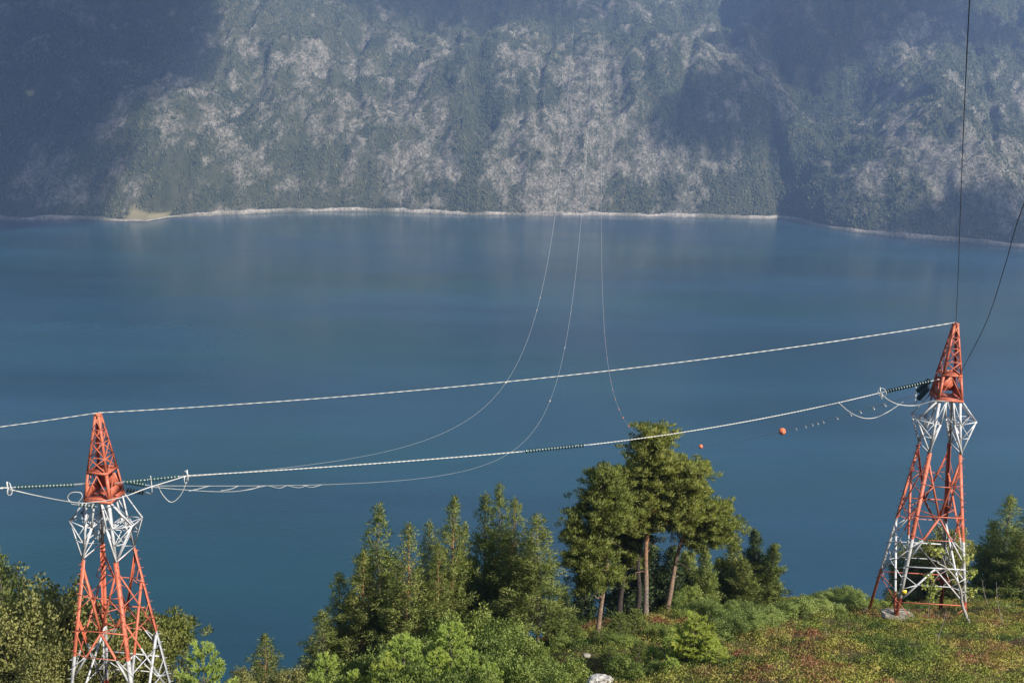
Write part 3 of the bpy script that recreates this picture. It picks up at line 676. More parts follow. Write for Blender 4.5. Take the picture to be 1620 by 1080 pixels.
def ball_on(P, px, py, r, label, mesh=None, grp='marker balls on the crossing line'):
    q = proj(P); i = int(np.argmin(((q - np.array([px, py])) ** 2).sum(-1)))
    root = empty('marker_ball', P[i].tolist(), label, 'marker ball', grp)
    T = P[min(i + 1, len(P) - 1)] - P[max(i - 1, 0)]
    root.rotation_euler = (0, 0, math.atan2(T[1], T[0])); root.scale = (r, r, r)
    link('shell', mesh or BM, root); link('clamp', CLM, root)
    return root
def dense(P): return reseg(P[:np.argmax(P[:, 1] > 3300) if (P[:, 1] > 3300).any() else len(P)], 1.0)
D3, D2, D1 = dense(P3), dense(P2), dense(P1)
ball_on(D3, 1237, 682, .55, 'larger orange marker ball left of the right pylon')
ball_on(D3, 1108, 702, .55, 'smaller orange marker ball just right of the tall pine')
far_lbl = 'distant small marker ball on the line crossing the fjord above the tall pine'
for k, (a, b_) in enumerate([(995, 674), (985, 661), (978, 647), (972, 632), (968, 617), (965, 603), (962, 587), (960, 566), (958, 551), (957, 539), (956, 524), (955, 492)]):
    ball_on(D3, a, b_, .55, far_lbl, BM, 'distant marker balls above the tall pine')
for k, (a, b_) in enumerate([(797, 603), (849, 491), (855, 471)]): ball_on(D1, a, b_, .7, 'distant pale marker on the leftmost line crossing the fjord', WMb, 'pale markers on the leftmost crossing line')
for k, (a, b_) in enumerate([(870, 634), (893, 550), (901, 494)]): ball_on(D2, a, b_, .7, 'distant pale marker on the middle line crossing the fjord', WMb, 'pale markers on the middle crossing line')
# dampers hanging on the near end of the right crossing line
def damper_mesh():
    b = MB(); b.lathe((-.32, 0, -.14), (1, 0, 0), [(0, .01), (0, .07), (.16, .07), (.16, .01)], 8); b.lathe((.16, 0, -.14), (1, 0, 0), [(0, .01), (0, .07), (.16, .07), (.16, .01)], 8)
    b.bar((-.2, 0, -.14), (.2, 0, -.14), .025); b.bar((0, 0, -.16), (0, 0, .04), .06); return b.mesh('vibration_damper', M['galv'])
DMP = damper_mesh()
for px in (1260, 1274, 1285, 1294, 1303, 1325, 1345, 1362, 1382, 1400):
    i = int(np.argmin(abs(proj(D3)[:, 0][:200] - px))); o = link('vibration_damper', DMP, s3); o.location = D3[i].tolist(); T = D3[i + 1] - D3[max(i - 1, 0)]
    o.rotation_euler = (0, 0, math.atan2(T[1], T[0])); o.scale = (1.2, 1.2, 1.2)
# twisted tail cables on the near end of the middle crossing line
q2 = proj(D2)
def on2(px, dz=0.0):
    i = int(np.argmin(abs(q2[:150, 0] - px))); p = D2[i].copy(); p[2] += dz; return p
b = MB()
b.tube(samp([on2(242, -.1), on2(280, -.3), on2(330, -.55), on2(370, -.6), on2(396, -.35), on2(420, 0)], 8), .035, 6)
for a_, c_ in ((300, 330), (350, 378), (388, 412), (425, 455), (455, 487), (480, 508)): b.tube(samp([on2(a_, -.5 if a_ < 400 else 0), on2((a_ + c_) / 2, -.32), on2(c_, 0)], 6), .04, 6)
b.build('tail_cable', M['wire'], s2, True)
# dark wires coming down from the hillside behind the viewer
def plain(pts, r, label):
    b = MB(); b.tube(samp(pts, 14), r, 6); tag(b.build('stay_wire', M['steelwire'], None, True), label, 'wire', 'dark wires reaching the right pylon')
plain([pk_r, at(1516, 430, 76), at(1522, 260, 58), at(1528, 120, 46), at(1534, 0, 37), at(1560, -500, 20)], .022, 'thin dark wire dropping from the top edge to the right pylon tip')
plain([box_pt(RT, RTOP, .4, -.9, 23.2), at(1560, 510, 78), at(1590, 420, 66), at(1620, 322, 55), at(1900, -400, 26)], .026, 'thin dark wire slanting from the right edge to the right pylon head')

# ------------------------------------------------------------------ trees and plants
def unit(v): return v / (np.linalg.norm(v, axis=-1, keepdims=True) + 1e-9)
def blades(c, d, L, Wd, rng, leaf=False):
    """triangles (needle tufts) or rhombs (leaves)"""
    n = len(c); side = unit(np.cross(d, rng.normal(size=(n, 3)))); L = np.broadcast_to(L, (n,))[:, None]; Wd = np.broadcast_to(Wd, (n,))[:, None]
    if leaf:
        V = np.stack([c, c + d * L * .5 + side * Wd * .5, c + d * L, c + d * L * .5 - side * Wd * .5], 1).reshape(-1, 3); k = np.arange(n)[:, None] * 4
        return V, np.concatenate([k + np.array([[0, 1, 2]]), k + np.array([[0, 2, 3]])])
    V = np.stack([c - side * Wd * .5, c + side * Wd * .5, c + d * L], 1).reshape(-1, 3)
    return V, np.arange(3 * n).reshape(-1, 3)
def soft_normals(m, V, F, nd, per):
    """leaf blades take the rounded normal of the tuft they belong to"""
    n = np.cross(V[F[:, 1]] - V[F[:, 0]], V[F[:, 2]] - V[F[:, 0]]); nv = np.repeat(nd, per, axis=0); k = (n * nv[F[:, 0]]).sum(-1) < 0
    F = F.copy(); F[k] = F[k][:, ::-1]; return F, nv
def clumps_to_mesh(name, CL, mat, rng, nb, L, Wd, leaf=False, upbias=.5, flat=.7, base_t=.57, sp_t=.12):
    """CL rows: x y z r ox oy oz (outward) tint"""
    CL = np.array(CL); k = len(CL); cnt = np.maximum(4, (nb * (CL[:, 3] / CL[:, 3].mean()) ** 2).astype(int)); idx = np.repeat(np.arange(k), cnt); n = len(idx)
    u = unit(rng.normal(size=(n, 3))); rad = rng.random(n) ** .45
    u2 = u.copy(); u2[:, 2] *= flat
    c = CL[idx, :3] + u2 * (CL[idx, 3] * rad)[:, None]
    d = unit(u * .7 + CL[idx, 4:7] * .7 + np.array([0, 0, upbias]) + rng.normal(size=(n, 3)) * .35)
    V, F = blades(c, d, L * rng.uniform(.7, 1.25, n), Wd * rng.uniform(.8, 1.2, n), rng, leaf)
    t = np.clip(base_t + CL[idx, 7] + rng.normal(0, sp_t, n), 0, 1)
    nd = unit(u * .8 + CL[idx, 4:7] * .8 + np.array([0, 0, .25]) + rng.normal(size=(n, 3)) * .35)
    F, nv = soft_normals(None, V, F, nd, 4 if leaf else 3)
    m = mesh_np(name, V, F, mat, {'tint': np.repeat(t, 4 if leaf else 3)}, smoothf=True)
    m.normals_split_custom_set_from_vertices(nv.tolist()); return m
def trunk_curve(Ht, lean, rng, n=14, wob=.12, bow=0.0):
    t = np.linspace(0, 1, n); P = np.zeros((n, 3)); P[:, 2] = t * Ht
    P[:, 0] = lean[0] * t + bow * np.sin(t * math.pi) + wob * np.interp(t, np.linspace(0, 1, 6), np.r_[0, rng.normal(size=5)])
    P[:, 1] = lean[1] * t + wob * np.interp(t, np.linspace(0, 1, 6), np.r_[0, rng.normal(size=5)])
    return P
def conifer(seed, Ht, R, mat='spruce', base=.10, dens=1.0, bark='bark', tip=1.0, tufts=34, rb=.15):
    """slim young pine or spruce: tiered ascending branches carrying needle puffs, candle-like leader"""
    rng = np.random.default_rng(seed); P = trunk_curve(Ht, rng.normal(0, .2, 2), rng, wob=.06); CL = []; br = MB()
    r0 = rb * Ht / 14
    br.tube(P, np.linspace(r0, .02, len(P)), 8)
    z = base * Ht
    lop = rng.uniform(.8, 1.25, 8)
    while z < Ht * .985:
        u = z / Ht; env = ((1 - u) ** 1.15 * .9 + .1 * (1 - u) ** .4) * (.6 + .4 * min(1, (u - base) * 6 + .4)) * (1 + .18 * math.sin(z * 2.3 + seed)); rr = R * env * rng.uniform(.8, 1.15)
        c0 = np.array([np.interp(z, P[:, 2], P[:, 0]), np.interp(z, P[:, 2], P[:, 1]), z])
        nb = max(3, int(round((6.5 * dens) * (1 - u * .45)))); a0 = rng.uniform(0, 6.28)
        for k in range(nb):
            a = a0 + k * 2 * math.pi / nb + rng.normal(0, .2); rl = rr * rng.uniform(.6, 1.2) * np.interp((a % 6.283), np.linspace(0, 6.283, 8), lop)
            if rl < .08: rl = .08
            o = np.array([math.cos(a), math.sin(a), 0]); up = rng.uniform(.15, .5) + u * .5
            e = c0 + o * rl + np.array([0, 0, rl * up]); mid = c0 + o * rl * .5 + np.array([0, 0, rl * up * .25])
            if rl > .5 and rng.random() < .6: br.tube([c0, mid, e], [.03, .02, .008], 4)
            m = max(1, int(rl / .42))
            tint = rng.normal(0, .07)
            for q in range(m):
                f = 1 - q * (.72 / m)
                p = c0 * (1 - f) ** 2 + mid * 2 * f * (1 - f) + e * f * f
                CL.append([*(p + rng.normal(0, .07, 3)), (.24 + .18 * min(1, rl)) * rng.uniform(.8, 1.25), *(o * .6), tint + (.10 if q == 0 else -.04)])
        z += (.30 + .22 * (1 - u)) * Ht / 15 / dens ** .3 * rng.uniform(.7, 1.3)
    for q in range(int(7 * tip)): CL.append([P[-1, 0], P[-1, 1], Ht - q * .22, .10 + .03 * q, 0, 0, .4, .12])
    return clumps_to_mesh('crown', CL, M[mat], rng, tufts, .27, .08, upbias=.55), br.mesh('trunk', M[bark], True)
def mature_pine(seed, Ht, lobes, lean=(0, 0), bow=0., r0=.26, mat='needles', tufts=60, bark='pine_bark', nbare=8):
    """Scots pine: bare trunk, crooked limbs, crown of flattened needle pads. lobes: (x, z, rx, rz, ry)"""
    rng = np.random.default_rng(seed); P = trunk_curve(Ht * .97, lean, rng, 18, .16, bow); br = MB(); br.tube(P, np.linspace(r0, .05, len(P)) * (1 + .05 * rng.normal(size=len(P))), 10); CL = []
    for lx, lz, rx, rz, ry in lobes:
        n = int(13 * rx * rz * (ry / 1.5) ** .7) + 10
        hz = np.interp(lz - rz * .7, P[:, 2], np.arange(len(P))); hb = P[int(np.clip(hz, 2, len(P) - 2))]
        lc = np.array([lx, 0, lz])
        br.tube(samp([hb, hb * .5 + lc * .5 + rng.normal(0, .2, 3), lc], 4), np.linspace(.10, .03, 9), 6)
        for k in range(n):
            u = unit(rng.normal(size=3)); f = rng.random() ** .38
            p = lc + u * f * np.array([rx, ry, rz]) * rng.uniform(.85, 1.12)
            o = unit(np.array([u[0], u[1], .25])); tint = rng.normal(0, .06) + u[2] * 0.02
            s_ = rng.uniform(.30, .58)
            CL.append([*p, s_, *(o * .5), tint])
            for w in range(2):
                q = p + rng.normal(0, 1, 3) * np.array([.55, .55, .2]); CL.append([*q, s_ * .7, *(o * .5), tint + rng.normal(0, .05)])
            if k % 3 == 0:
                st = lc * .6 + p * .4 - np.array([0, 0, .2]); br.tube([lc, st, p], [.045, .03, .012], 4)
    for k in range(nbare):    # dead stubs on the bare trunk
        z = rng.uniform(.25, .65) * Ht; c0 = np.array([np.interp(z, P[:, 2], P[:, 0]), np.interp(z, P[:, 2], P[:, 1]), z]); a = rng.uniform(0, 6.28); l = rng.uniform(.5, 1.8)
        br.tube([c0, c0 + np.array([math.cos(a), math.sin(a), .1]) * l * .6, c0 + np.array([math.cos(a + .3) * l, math.sin(a + .3) * l, -.1 * l])], [.035, .025, .008], 4)
    return clumps_to_mesh('crown', CL, M[mat], rng, tufts, .26, .075, upbias=.6, flat=.6), br.mesh('trunk', M[bark], True)
def broadleaf(seed, Ht, R, mat='leaf', zc=.55, stems=4, leafs=60, clr=.34, ncl=170, leafL=.12, leafW=.085, squash=1.0, bark='bark', tt=.45, top=0.5):
    rng = np.random.default_rng(seed); CL = []; br = MB()
    lob = [(rng.uniform(-.45, .45) * R, rng.uniform(-.45, .45) * R, rng.uniform(.35, .8) * Ht, rng.uniform(.4, .62) * R) for _ in range(7)] + [(0, 0, Ht * .72, R * .5), (0, 0, Ht * .4, R * .75)]
    for k in range(ncl):
        lx, ly, lz, lr = lob[k % len(lob)]; u = unit(rng.normal(size=3)); f = rng.random() ** .35
        p = np.array([lx, ly, lz]) + u * f * np.array([lr, lr, min(lr * 1.1, Ht - lz)]); p[2] = max(p[2], .15)
        CL.append([*p, clr * rng.uniform(.7, 1.25), u[0] * .5, u[1] * .5, .1, rng.normal(0, .09)])
        if k % 4 == 0: br.tube(samp([(rng.normal(0, .08), rng.normal(0, .08), 0), (p[0] * .35, p[1] * .35, p[2] * .55), tuple(p)], 4), np.linspace(.025 + .008 * Ht, .006, 9), 4)
    if Ht > 5: br.tube(trunk_curve(Ht * .8, (0, 0), rng, 10, .12), np.linspace(.03 * Ht, .03, 10), 8)
    return clumps_to_mesh('foliage', CL, M[mat], rng, leafs, leafL, leafW, True, upbias=.25, flat=.8, base_t=tt), br.mesh('stem', M[bark], True)
def young_pine(seed, Ht, R, mat='young'):
    """bushy sapling: upswept bottle-brush shoots"""
    rng = np.random.default_rng(seed); br = MB(); br.tube(trunk_curve(Ht, (0, 0), rng, 8, .03), np.linspace(.05, .012, 8), 6); C0, D0, T0 = [], [], []
    z = .08 * Ht
    shoots = [(np.array([0, 0, Ht * .8]), np.array([0, 0, Ht * 1.0]), .1)]
    while z < Ht * .93:
        u = z / Ht; nb = 6; a0 = rng.uniform(0, 6.28); rr = R * (1 - u) ** .8 + .15
        for k in range(nb):
            a = a0 + k * 6.283 / nb + rng.normal(0, .15); o = np.array([math.cos(a), math.sin(a), 0]); l = rr * rng.uniform(.7, 1.15); c0 = np.array([0, 0, z])
            e = c0 + o * l + np.array([0, 0, l * rng.uniform(.7, 1.2)]); br.tube([c0, e], [.018, .006], 4); tn = rng.normal(0, .07)
            shoots.append((c0 * .7 + e * .3, e, tn))
            for s_ in (-1, 1):
                for ff in (.5, .75):
                    st = c0 * (1 - ff) + e * ff; sd = np.array([-o[1], o[0], 0]) * s_; shoots.append((st, st + (sd * .55 + o * .5 + np.array([0, 0, .55])) * l * .38, tn))
        z += rng.uniform(.26, .38) * max(1, Ht / 3)
    for a, b_, tn in shoots:
        n = max(14, int(np.linalg.norm(b_ - a) * 130)); f = rng.random(n) ** .8; p = a[None] * (1 - f[:, None]) + b_[None] * f[:, None]; ax = unit(b_ - a)
        C0.append(p); D0.append(unit(unit(rng.normal(size=(n, 3))) * .8 + ax * .9)); T0.append(np.full(n, tn) + f * .18)
    c = np.vstack(C0); d = np.vstack(D0); V, F = blades(c, d, .14 * rng.uniform(.7, 1.2, len(c)), .045, rng)
    t = np.clip(.35 + np.concatenate(T0) + rng.normal(0, .12, len(c)), 0, 1)
    F, nv = soft_normals(None, V, F, unit(d * .8 + unit(c * np.array([1, 1, 0])) * .5 + np.array([0, 0, .3])), 3)
    m = mesh_np('crown', V, F, M[mat], {'tint': np.repeat(t, 3)})
    return m, br.mesh('trunk', M['bark'], True)
def place(kind, parts, meshes, x, y, sc, label, cat, group=None, rot=None, z=None, sink=.12):
    z = g1(x, y) - sink if z is None else z
    root = empty(kind, (x, y, z), label, cat, group); root.scale = sc if isinstance(sc, tuple) else (sc, sc, sc)
    root.rotation_euler = (0, 0, rot if rot is not None else random.Random(x * 7 + y).uniform(0, 6.28))
    for nme, me in zip(parts, meshes): link(nme, me, root)
    return root
def by_top(px, py, Y):
    p = at(px, py, Y); return p[0], Y, p[2] - g1(p[0], Y)
CT = ('crown', 'trunk')

# --- the tall pines in the middle
gp = 'tall Scots pines left and right of the orange trunk'
x, y, h = by_top(1042, 664, 85)
sc = h / 17.5
place('pine_tree', CT, mature_pine(101, 17.5, [(0.1, 16.4, 1.6, 1.0, 1.3), (-.7, 15.2, 1.7, .9, 1.4), (.7, 14.2, 2.0, 1.1, 1.6), (2.4, 13.3, 2.1, 1.0, 1.6), (-1.5, 13.3, 1.5, .7, 1.3), (3.0, 11.9, 1.8, 1.1, 1.4), (.9, 12.2, 1.9, 1.0, 1.8), (-.8, 11.3, 1.8, 1.1, 1.5), (2.2, 10.6, 1.6, .9, 1.3), (.3, 10.0, 1.5, .8, 1.3), (-1.6, 10.2, 1.3, .8, 1.2), (1.4, 9.1, 1.5, .8, 1.2), (-1.2, 8.8, 1.4, .8, 1.2), (2.6, 9.6, 1.3, .7, 1.2)], (0, 0), 0, .26), x - .1, y, sc,
      'tallest pine of the middle group, with a sunlit orange trunk', 'pine tree', gp, 0)
x, y, h = by_top(958, 732, 79)
place('pine_tree', CT, mature_pine(102, 13.6, [(0, 12.6, 1.2, .9, 1.1), (-.4, 11.3, 1.6, .9, 1.3), (.9, 10.9, 1.3, .8, 1.2), (-.9, 9.7, 1.5, .9, 1.3), (.8, 9.4, 1.4, .9, 1.3), (-1.5, 7.9, 1.8, 1.0, 1.4), (-.3, 7.0, 1.7, .9, 1.4), (-1.6, 6.0, 1.4, .9, 1.3), (.2, 5.3, 1.3, .8, 1.2), (-.6, 4.3, 1.2, .7, 1.1)], (-.1, .0), .2, .2, bark='pine_bark_low'), x, y, h / 13.6,
      'broad pine left of the tallest pine, foliage reaching low down', 'pine tree', gp, 0)
x, y, h = by_top(1018, 735, 89)
place('pine_tree', CT, mature_pine(103, 14.5, [(0, 13.4, 1.6, 1.0, 1.5), (-1.4, 12.2, 1.7, 1.0, 1.4), (.8, 11.8, 1.6, 1.0, 1.4), (-1.6, 10.6, 1.8, 1.0, 1.4), (.4, 10.0, 1.6, .9, 1.4), (-1.9, 9.0, 1.5, .9, 1.2), (.2, 8.4, 1.3, .8, 1.2), (-1.2, 7.4, 1.2, .8, 1.2)], (.2, 0), .1, .24, bark='shaded_dark_bark', mat='needles'), x, y, h / 14.5,
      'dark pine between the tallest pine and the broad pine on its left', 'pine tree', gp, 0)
x, y, h = by_top(1108, 768, 88)
place('pine_tree', CT, mature_pine(104, 12.0, [(2.4, 10.9, 1.6, .8, 1.4), (1.1, 10.0, 1.6, .9, 1.4), (3.9, 9.9, 1.7, .9, 1.4), (2.6, 9.2, 2.0, .9, 1.6), (4.7, 8.6, 1.3, .9, 1.2), (.9, 8.6, 1.3, .8, 1.2), (3.3, 7.9, 1.9, .8, 1.4), (4.5, 7.4, 1.2, .6, 1.1), (2.4, 6.9, 1.4, .6, 1.2)], (2.4, 0), -.5, .25, bark='pine_bark_low', nbare=5), x - 2.4, y, h / 12.0,
      'leaning pine right of the tallest pine with a crooked trunk and round crown', 'pine tree', gp, 0)
x, y, h = by_top(990, 765, 91)
place('pine_tree', CT, mature_pine(105, 12.5, [(0, 11.2, 1.6, 1.0, 1.3), (-.9, 10, 1.6, 1.0, 1.3), (-1.3, 8.7, 1.6, 1.0, 1.3), (.2, 8.0, 1.5, 1.0, 1.2), (-.8, 6.8, 1.4, .9, 1.2), (.8, 6.2, 1.2, .8, 1.2)], (-.2, 0), .2, .26, bark='shaded_dark_bark', nbare=5, mat='needles'), x, y, h / 12.5,
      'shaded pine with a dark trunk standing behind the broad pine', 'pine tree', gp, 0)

# --- conifer stand left of the middle
con = [conifer(200 + k, 15, 3.2 + .25 * (k % 3), base=.08 + .03 * k, bark='pine_bark' if k % 2 else 'bark', tip=1.0) for k in range(5)]
gc = 'slim conifers in the stand left of the pines'
stand = [(597, 798, 82, 1.15, 'third pointed conifer from the left of the stand, its tip standing clear'),
         (640, 826, 77, 1.1, 'bushy pointed conifer just right of the first clear tip of the stand'),
         (676, 818, 84, .8, 'narrow conifer in the dip between two higher tips of the stand'),
         (716, 783, 80, 1.0, 'slim conifer with an isolated tip in the middle of the stand'),
         (768, 776, 83, 1.05, 'left one of the three highest tips of the stand'),
         (791, 764, 81, .9, 'highest conifer of the stand, centre of the three tips'),
         (815, 783, 79, 1.0, 'right one of the three highest tips of the stand'),
         (857, 812, 76, 1.25, 'wide conifer at the right end of the stand with a bare lower trunk'),
         (572, 868, 80, 1.15, 'lower conifer on the left shoulder of the stand'),
         (538, 902, 82, 1.2, 'low dark conifer near the left end of the stand'),
         (735, 826, 86, .8, 'half hidden conifer behind the isolated middle tip of the stand'),
         (693, 850, 78, .9, 'short conifer in front of the dip in the stand'),
         (618, 870, 85, 1.0, 'half hidden conifer behind the left shoulder of the stand'),
         (838, 850, 82, .9, 'half hidden conifer behind the wide one at the right end of the stand'),
         (512, 962, 79, 1.3, 'leftmost and lowest conifer of the stand, dark and bushy')]
for i, (px, py, Y, ws, lb) in enumerate(stand):
    x, y, h = by_top(px, py, Y); k = h / 15; place('conifer', CT, con[i % 5], x, y, (ws * (.55 + .45 * k), ws * (.55 + .45 * k), k), lb, 'conifer', gc)
# small conifers round about
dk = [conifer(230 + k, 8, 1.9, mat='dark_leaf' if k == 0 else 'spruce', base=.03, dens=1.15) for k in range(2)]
for px, py, Y, ws, v, lb in [(893, 934, 90, 1.2, 0, 'small dark spruce in the gap between the stand and the pines'),
                             (1172, 852, 100, 1.2, 1, 'left of three young trees right of the pines'),
                             (1197, 838, 103, 1.1, 0, 'tallest and darkest of three young trees right of the pines'),
                             (1217, 858, 101, 1.1, 1, 'right of three young trees right of the pines'),
                             (1122, 862, 97, .9, 1, 'dull young tree under the leaning pine'),
                             (1066, 862, 98, 1.3, 0, 'dark small conifer behind the pine trunks'),
                             (925, 905, 95, 1.0, 0, 'dark low conifer left behind the pine trunks'),
                             (1000, 850, 96, 1.5, 0, 'dark conifer filling the gap between the two leftmost pine trunks'),
                             (1035, 862, 99, 1.5, 0, 'dark conifer behind the foot of the orange trunk'),
                             (1096, 868, 100, 1.4, 1, 'green conifer behind the foot of the leaning pine'),
                             (1148, 880, 101, 1.2, 1, 'rounded small conifer left of the three young trees'),
                             (1184, 880, 98, 1.2, 1, 'low bushy conifer in front of the three young trees')]:
    x, y, h = by_top(px, py, Y); k = h / 8; place('conifer', CT, dk[v], x, y, (ws * (.5 + .5 * k), ws * (.5 + .5 * k), k), lb, 'conifer')

# --- left edge and around the left pylon
big = [broadleaf(300 + k, 9.5, 4.0, 'birch_leaf', ncl=560, leafs=80, clr=.5, leafL=.18, leafW=.12, tt=.62) for k in range(3)]
BT = ('foliage', 'stem')
for px, py, Y, w, v, lb in [(88, 905, 84, 1.0, 0, 'large rounded birch directly left of the left pylon'),
                            (28, 930, 79, 1.05, 1, 'rounded birch filling the lower left corner'),
                            (205, 968, 92, .95, 2, 'broad tree seen through the legs of the left pylon'),
                            (-30, 900, 90, 1.0, 2, 'birch cut by the left picture edge'),
                            (60, 1010, 73, .9, 0, 'lower birch in front at the bottom left corner'),
                            (140, 985, 88, .9, 1, 'shaded birch just behind the left pylon'),
                            (172, 1050, 84, .8, 0, 'low birch between the legs of the left pylon')]:
    x, y, h = by_top(px, py, Y); k = max(h, 4) / 9.5; place('birch_tree', BT, big[v], x, y, (w * (.4 + .6 * k), w * (.4 + .6 * k), k), lb, 'birch tree')
x, y, h = by_top(-2, 862, 86); place('conifer', CT, con[2], x, y, (1.3, 1.3, h / 15), 'conifer tip at the left picture edge above the birches', 'conifer')
x, y, h = by_top(262, 975, 93)
place('pine_tree', CT, mature_pine(110, 9, [(-1, 8.2, 1.6, .7, 1.5), (.6, 8.0, 1.5, .5, 1.2), (-2, 7.2, 1.6, .8, 1.5), (-.2, 7, 1.6, .7, 1.5), (-1.2, 5.8, 1.8, .9, 1.5)], r0=.18, mat='needles'), x - .5, y, h / 9, 'pine crown poking out right of the left pylon', 'pine tree', None, 0)
x, y, h = by_top(320, 1014, 62); place('young_pine', CT, young_pine(401, 5.5, 1.7), x, y, h / 5.5, 'light green young pine top between the left pylon and the pale trees', 'young pine')
wl = broadleaf(310, 7, 2.3, 'birch_leaf', ncl=220, leafs=60, clr=.36, tt=.68)
x, y, h = by_top(381, 1030, 72); place('willow_tree', BT, wl, x, y, (.85, .85, h / 7), 'pale greyish round tree left of the small spruce top', 'willow tree')
x, y, h = by_top(458, 1036, 73); place('willow_tree', BT, wl, x, y, (1.0, 1.0, h / 7), 'pale greyish round tree right of the small spruce top', 'willow tree')
x, y, h = by_top(418, 1000, 76); place('conifer', CT, con[3], x, y, (.95, .95, h / 15), 'spruce top between the two pale round trees at the bottom', 'conifer')
x, y, h = by_top(498, 1040, 74); place('conifer', CT, dk[0], x, y, (1, 1, h / 8), 'small dark spruce right of the pale round trees', 'conifer')

# --- dark trees at the right edge
for px, py, Y, w, v, lb in [(1604, 782, 104, 1.5, 4, 'tall conifer at the right picture edge with sunlit top'), (1572, 822, 106, 1.3, 0, 'shaded conifer left of the tall one at the right edge'),
                            (1636, 800, 100, 1.5, 1, 'conifer cut by the right picture edge'), (1596, 862, 101, 1.4, 2, 'low dark conifer in front of the tall ones at the right edge')]:
    x, y, h = by_top(px, py, Y); k = h / 15; place('conifer', CT, con[v], x, y, (w * (.5 + .5 * k), w * (.5 + .5 * k), k), lb, 'conifer', 'conifers at the right edge')
for px, py, Y, w, v, lb in [(1460, 850, 112, 1.0, 1, 'leafy tree seen through the legs of the right pylon'), (1500, 830, 114, 1.0, 2, 'leafy tree behind the rear leg of the right pylon'), (1415, 930, 108, .7, 0, 'low leafy tree behind the left foot of the right pylon')]:
    x, y, h = by_top(px, py, Y); k = max(h, 3) / 9.5; place('birch_tree', BT, big[v], x, y, (w * (.35 + .5 * k), w * (.35 + .5 * k), k), lb, 'birch tree')

# --- young pines in the foreground
M['young_bright'] = foliage('yellow_green_young_needles', [(0.0, (0.16, 0.20, 0.04)), (0.5, (0.30, 0.34, 0.065)), (1.0, (0.46, 0.47, 0.11))], 0.4, gain=1.35)
yp = [young_pine(410 + k, 3.2, 1.15, 'young_bright' if k == 0 else 'young') for k in range(3)] + [young_pine(415, 3.2, 1.0, 'spruce')]
gy_ = 'light green young pines in the foreground'
for px, py, Y, s_, v, lb in [(1102, 972, 60, 1.25, 0, 'brightest yellow green young pine at the bottom, right of the pale rock'),
                            (1136, 1030, 57, 1.0, 0, 'small yellow green young pine beside the brightest one, lower right'),
                            (981, 968, 72, 1.0, 3, 'young pine with an upright tip just under the tall pine trunks'),
                            (1006, 963, 74, 1.0, 3, 'young pine with an upright tip beneath the tallest pine'),
                            (715, 985, 64, 1.2, 1, 'tall pale green young pine in the middle of the thicket'),
                            (690, 1025, 60, 1.0, 2, 'pale green young pine left of the tall pale one in the thicket'),
                            (640, 1004, 62, 1.2, 1, 'pale green young pine at the left of the thicket'),
                            (740, 1030, 59, 1.0, 1, 'pale green young pine at the bottom of the thicket'),
                            (518, 1032, 66, 1.0, 1, 'pale green young pine in front of the dark left end of the stand'),
                            (560, 1058, 60, .9, 2, 'pale green young pine at the bottom edge below the stand'),
                            (906, 972, 74, .8, 3, 'little pine standing alone between the stand and the pines'),
                            (943, 1003, 72, .7, 3, 'tiny pine at the foot of the broad pine'),
                            (1012, 1012, 66, 1.0, 3, 'young pine in the thicket right below the tallest pine'),
                            (1060, 1005, 68, 1.0, 2, 'young pine left of the brightest yellow green one'),
                            (1035, 1020, 63, .9, 1, 'low young pine directly above the rock on the right'),
                            (1085, 1010, 60, 1.2, 0, 'bushy yellow green young pine left below the brightest one'),
                            (1120, 1005, 60, 1.2, 1, 'bushy yellow green young pine right below the brightest one'),
                            (1065, 1040, 57, 1.0, 2, 'yellow green young pine at the bottom edge right of the pale rock'),
                            (965, 1020, 66, 1.0, 3, 'low dark green young pine right of the small pale rock'),
                            (612, 1040, 58, 1.1, 0, 'yellow green young pine at the bottom edge of the thicket, left'),
                            (775, 1048, 57, 1.0, 1, 'yellow green young pine at the bottom edge of the thicket, right'),
                            (500, 1062, 61, 1.0, 2, 'yellow green young pine at the bottom edge near the pale round trees')]:
    x, y, h = by_top(px, py, Y); k = max(h, 1.2) / 3.2; place('young_pine', CT, yp[v], x, y, (s_ * (.45 + .55 * k), s_ * (.45 + .55 * k), k), lb, 'young pine', gy_)

# --- shrubs
sh = [broadleaf(500 + k, 2.6, 1.35, 'leaf', ncl=120, leafs=46, clr=.27, leafL=.11, leafW=.075, tt=(.45, .52, .38, .6)[k]) for k in range(4)]
def shrubs(lst, label, group, hmin=1.0, seed=0, ms=None):
    r = random.Random(seed)
    for px, py, Y in lst:
        x, y, h = by_top(px, py, Y); h = min(max(h, hmin), 5.0); k = h / 2.6
        place('shrub', BT, (ms or sh)[r.randrange(4)], x, y, (r.uniform(.8, 1.15) * (.55 + .45 * k), r.uniform(.8, 1.15) * (.55 + .45 * k), k), label, 'shrub', group)
M['willow_leaf'] = foliage('grey_willow_leaves', [(0.0, (0.09, 0.125, 0.035)), (0.5, (0.20, 0.25, 0.075)), (1.0, (0.36, 0.39, 0.15))], 0.4)
shw = [broadleaf(520 + k, 2.6, 1.5, 'willow_leaf', ncl=130, leafs=46, clr=.28, leafL=.13, leafW=.06, tt=(.45, .55, .38, .6)[k]) for k in range(4)]
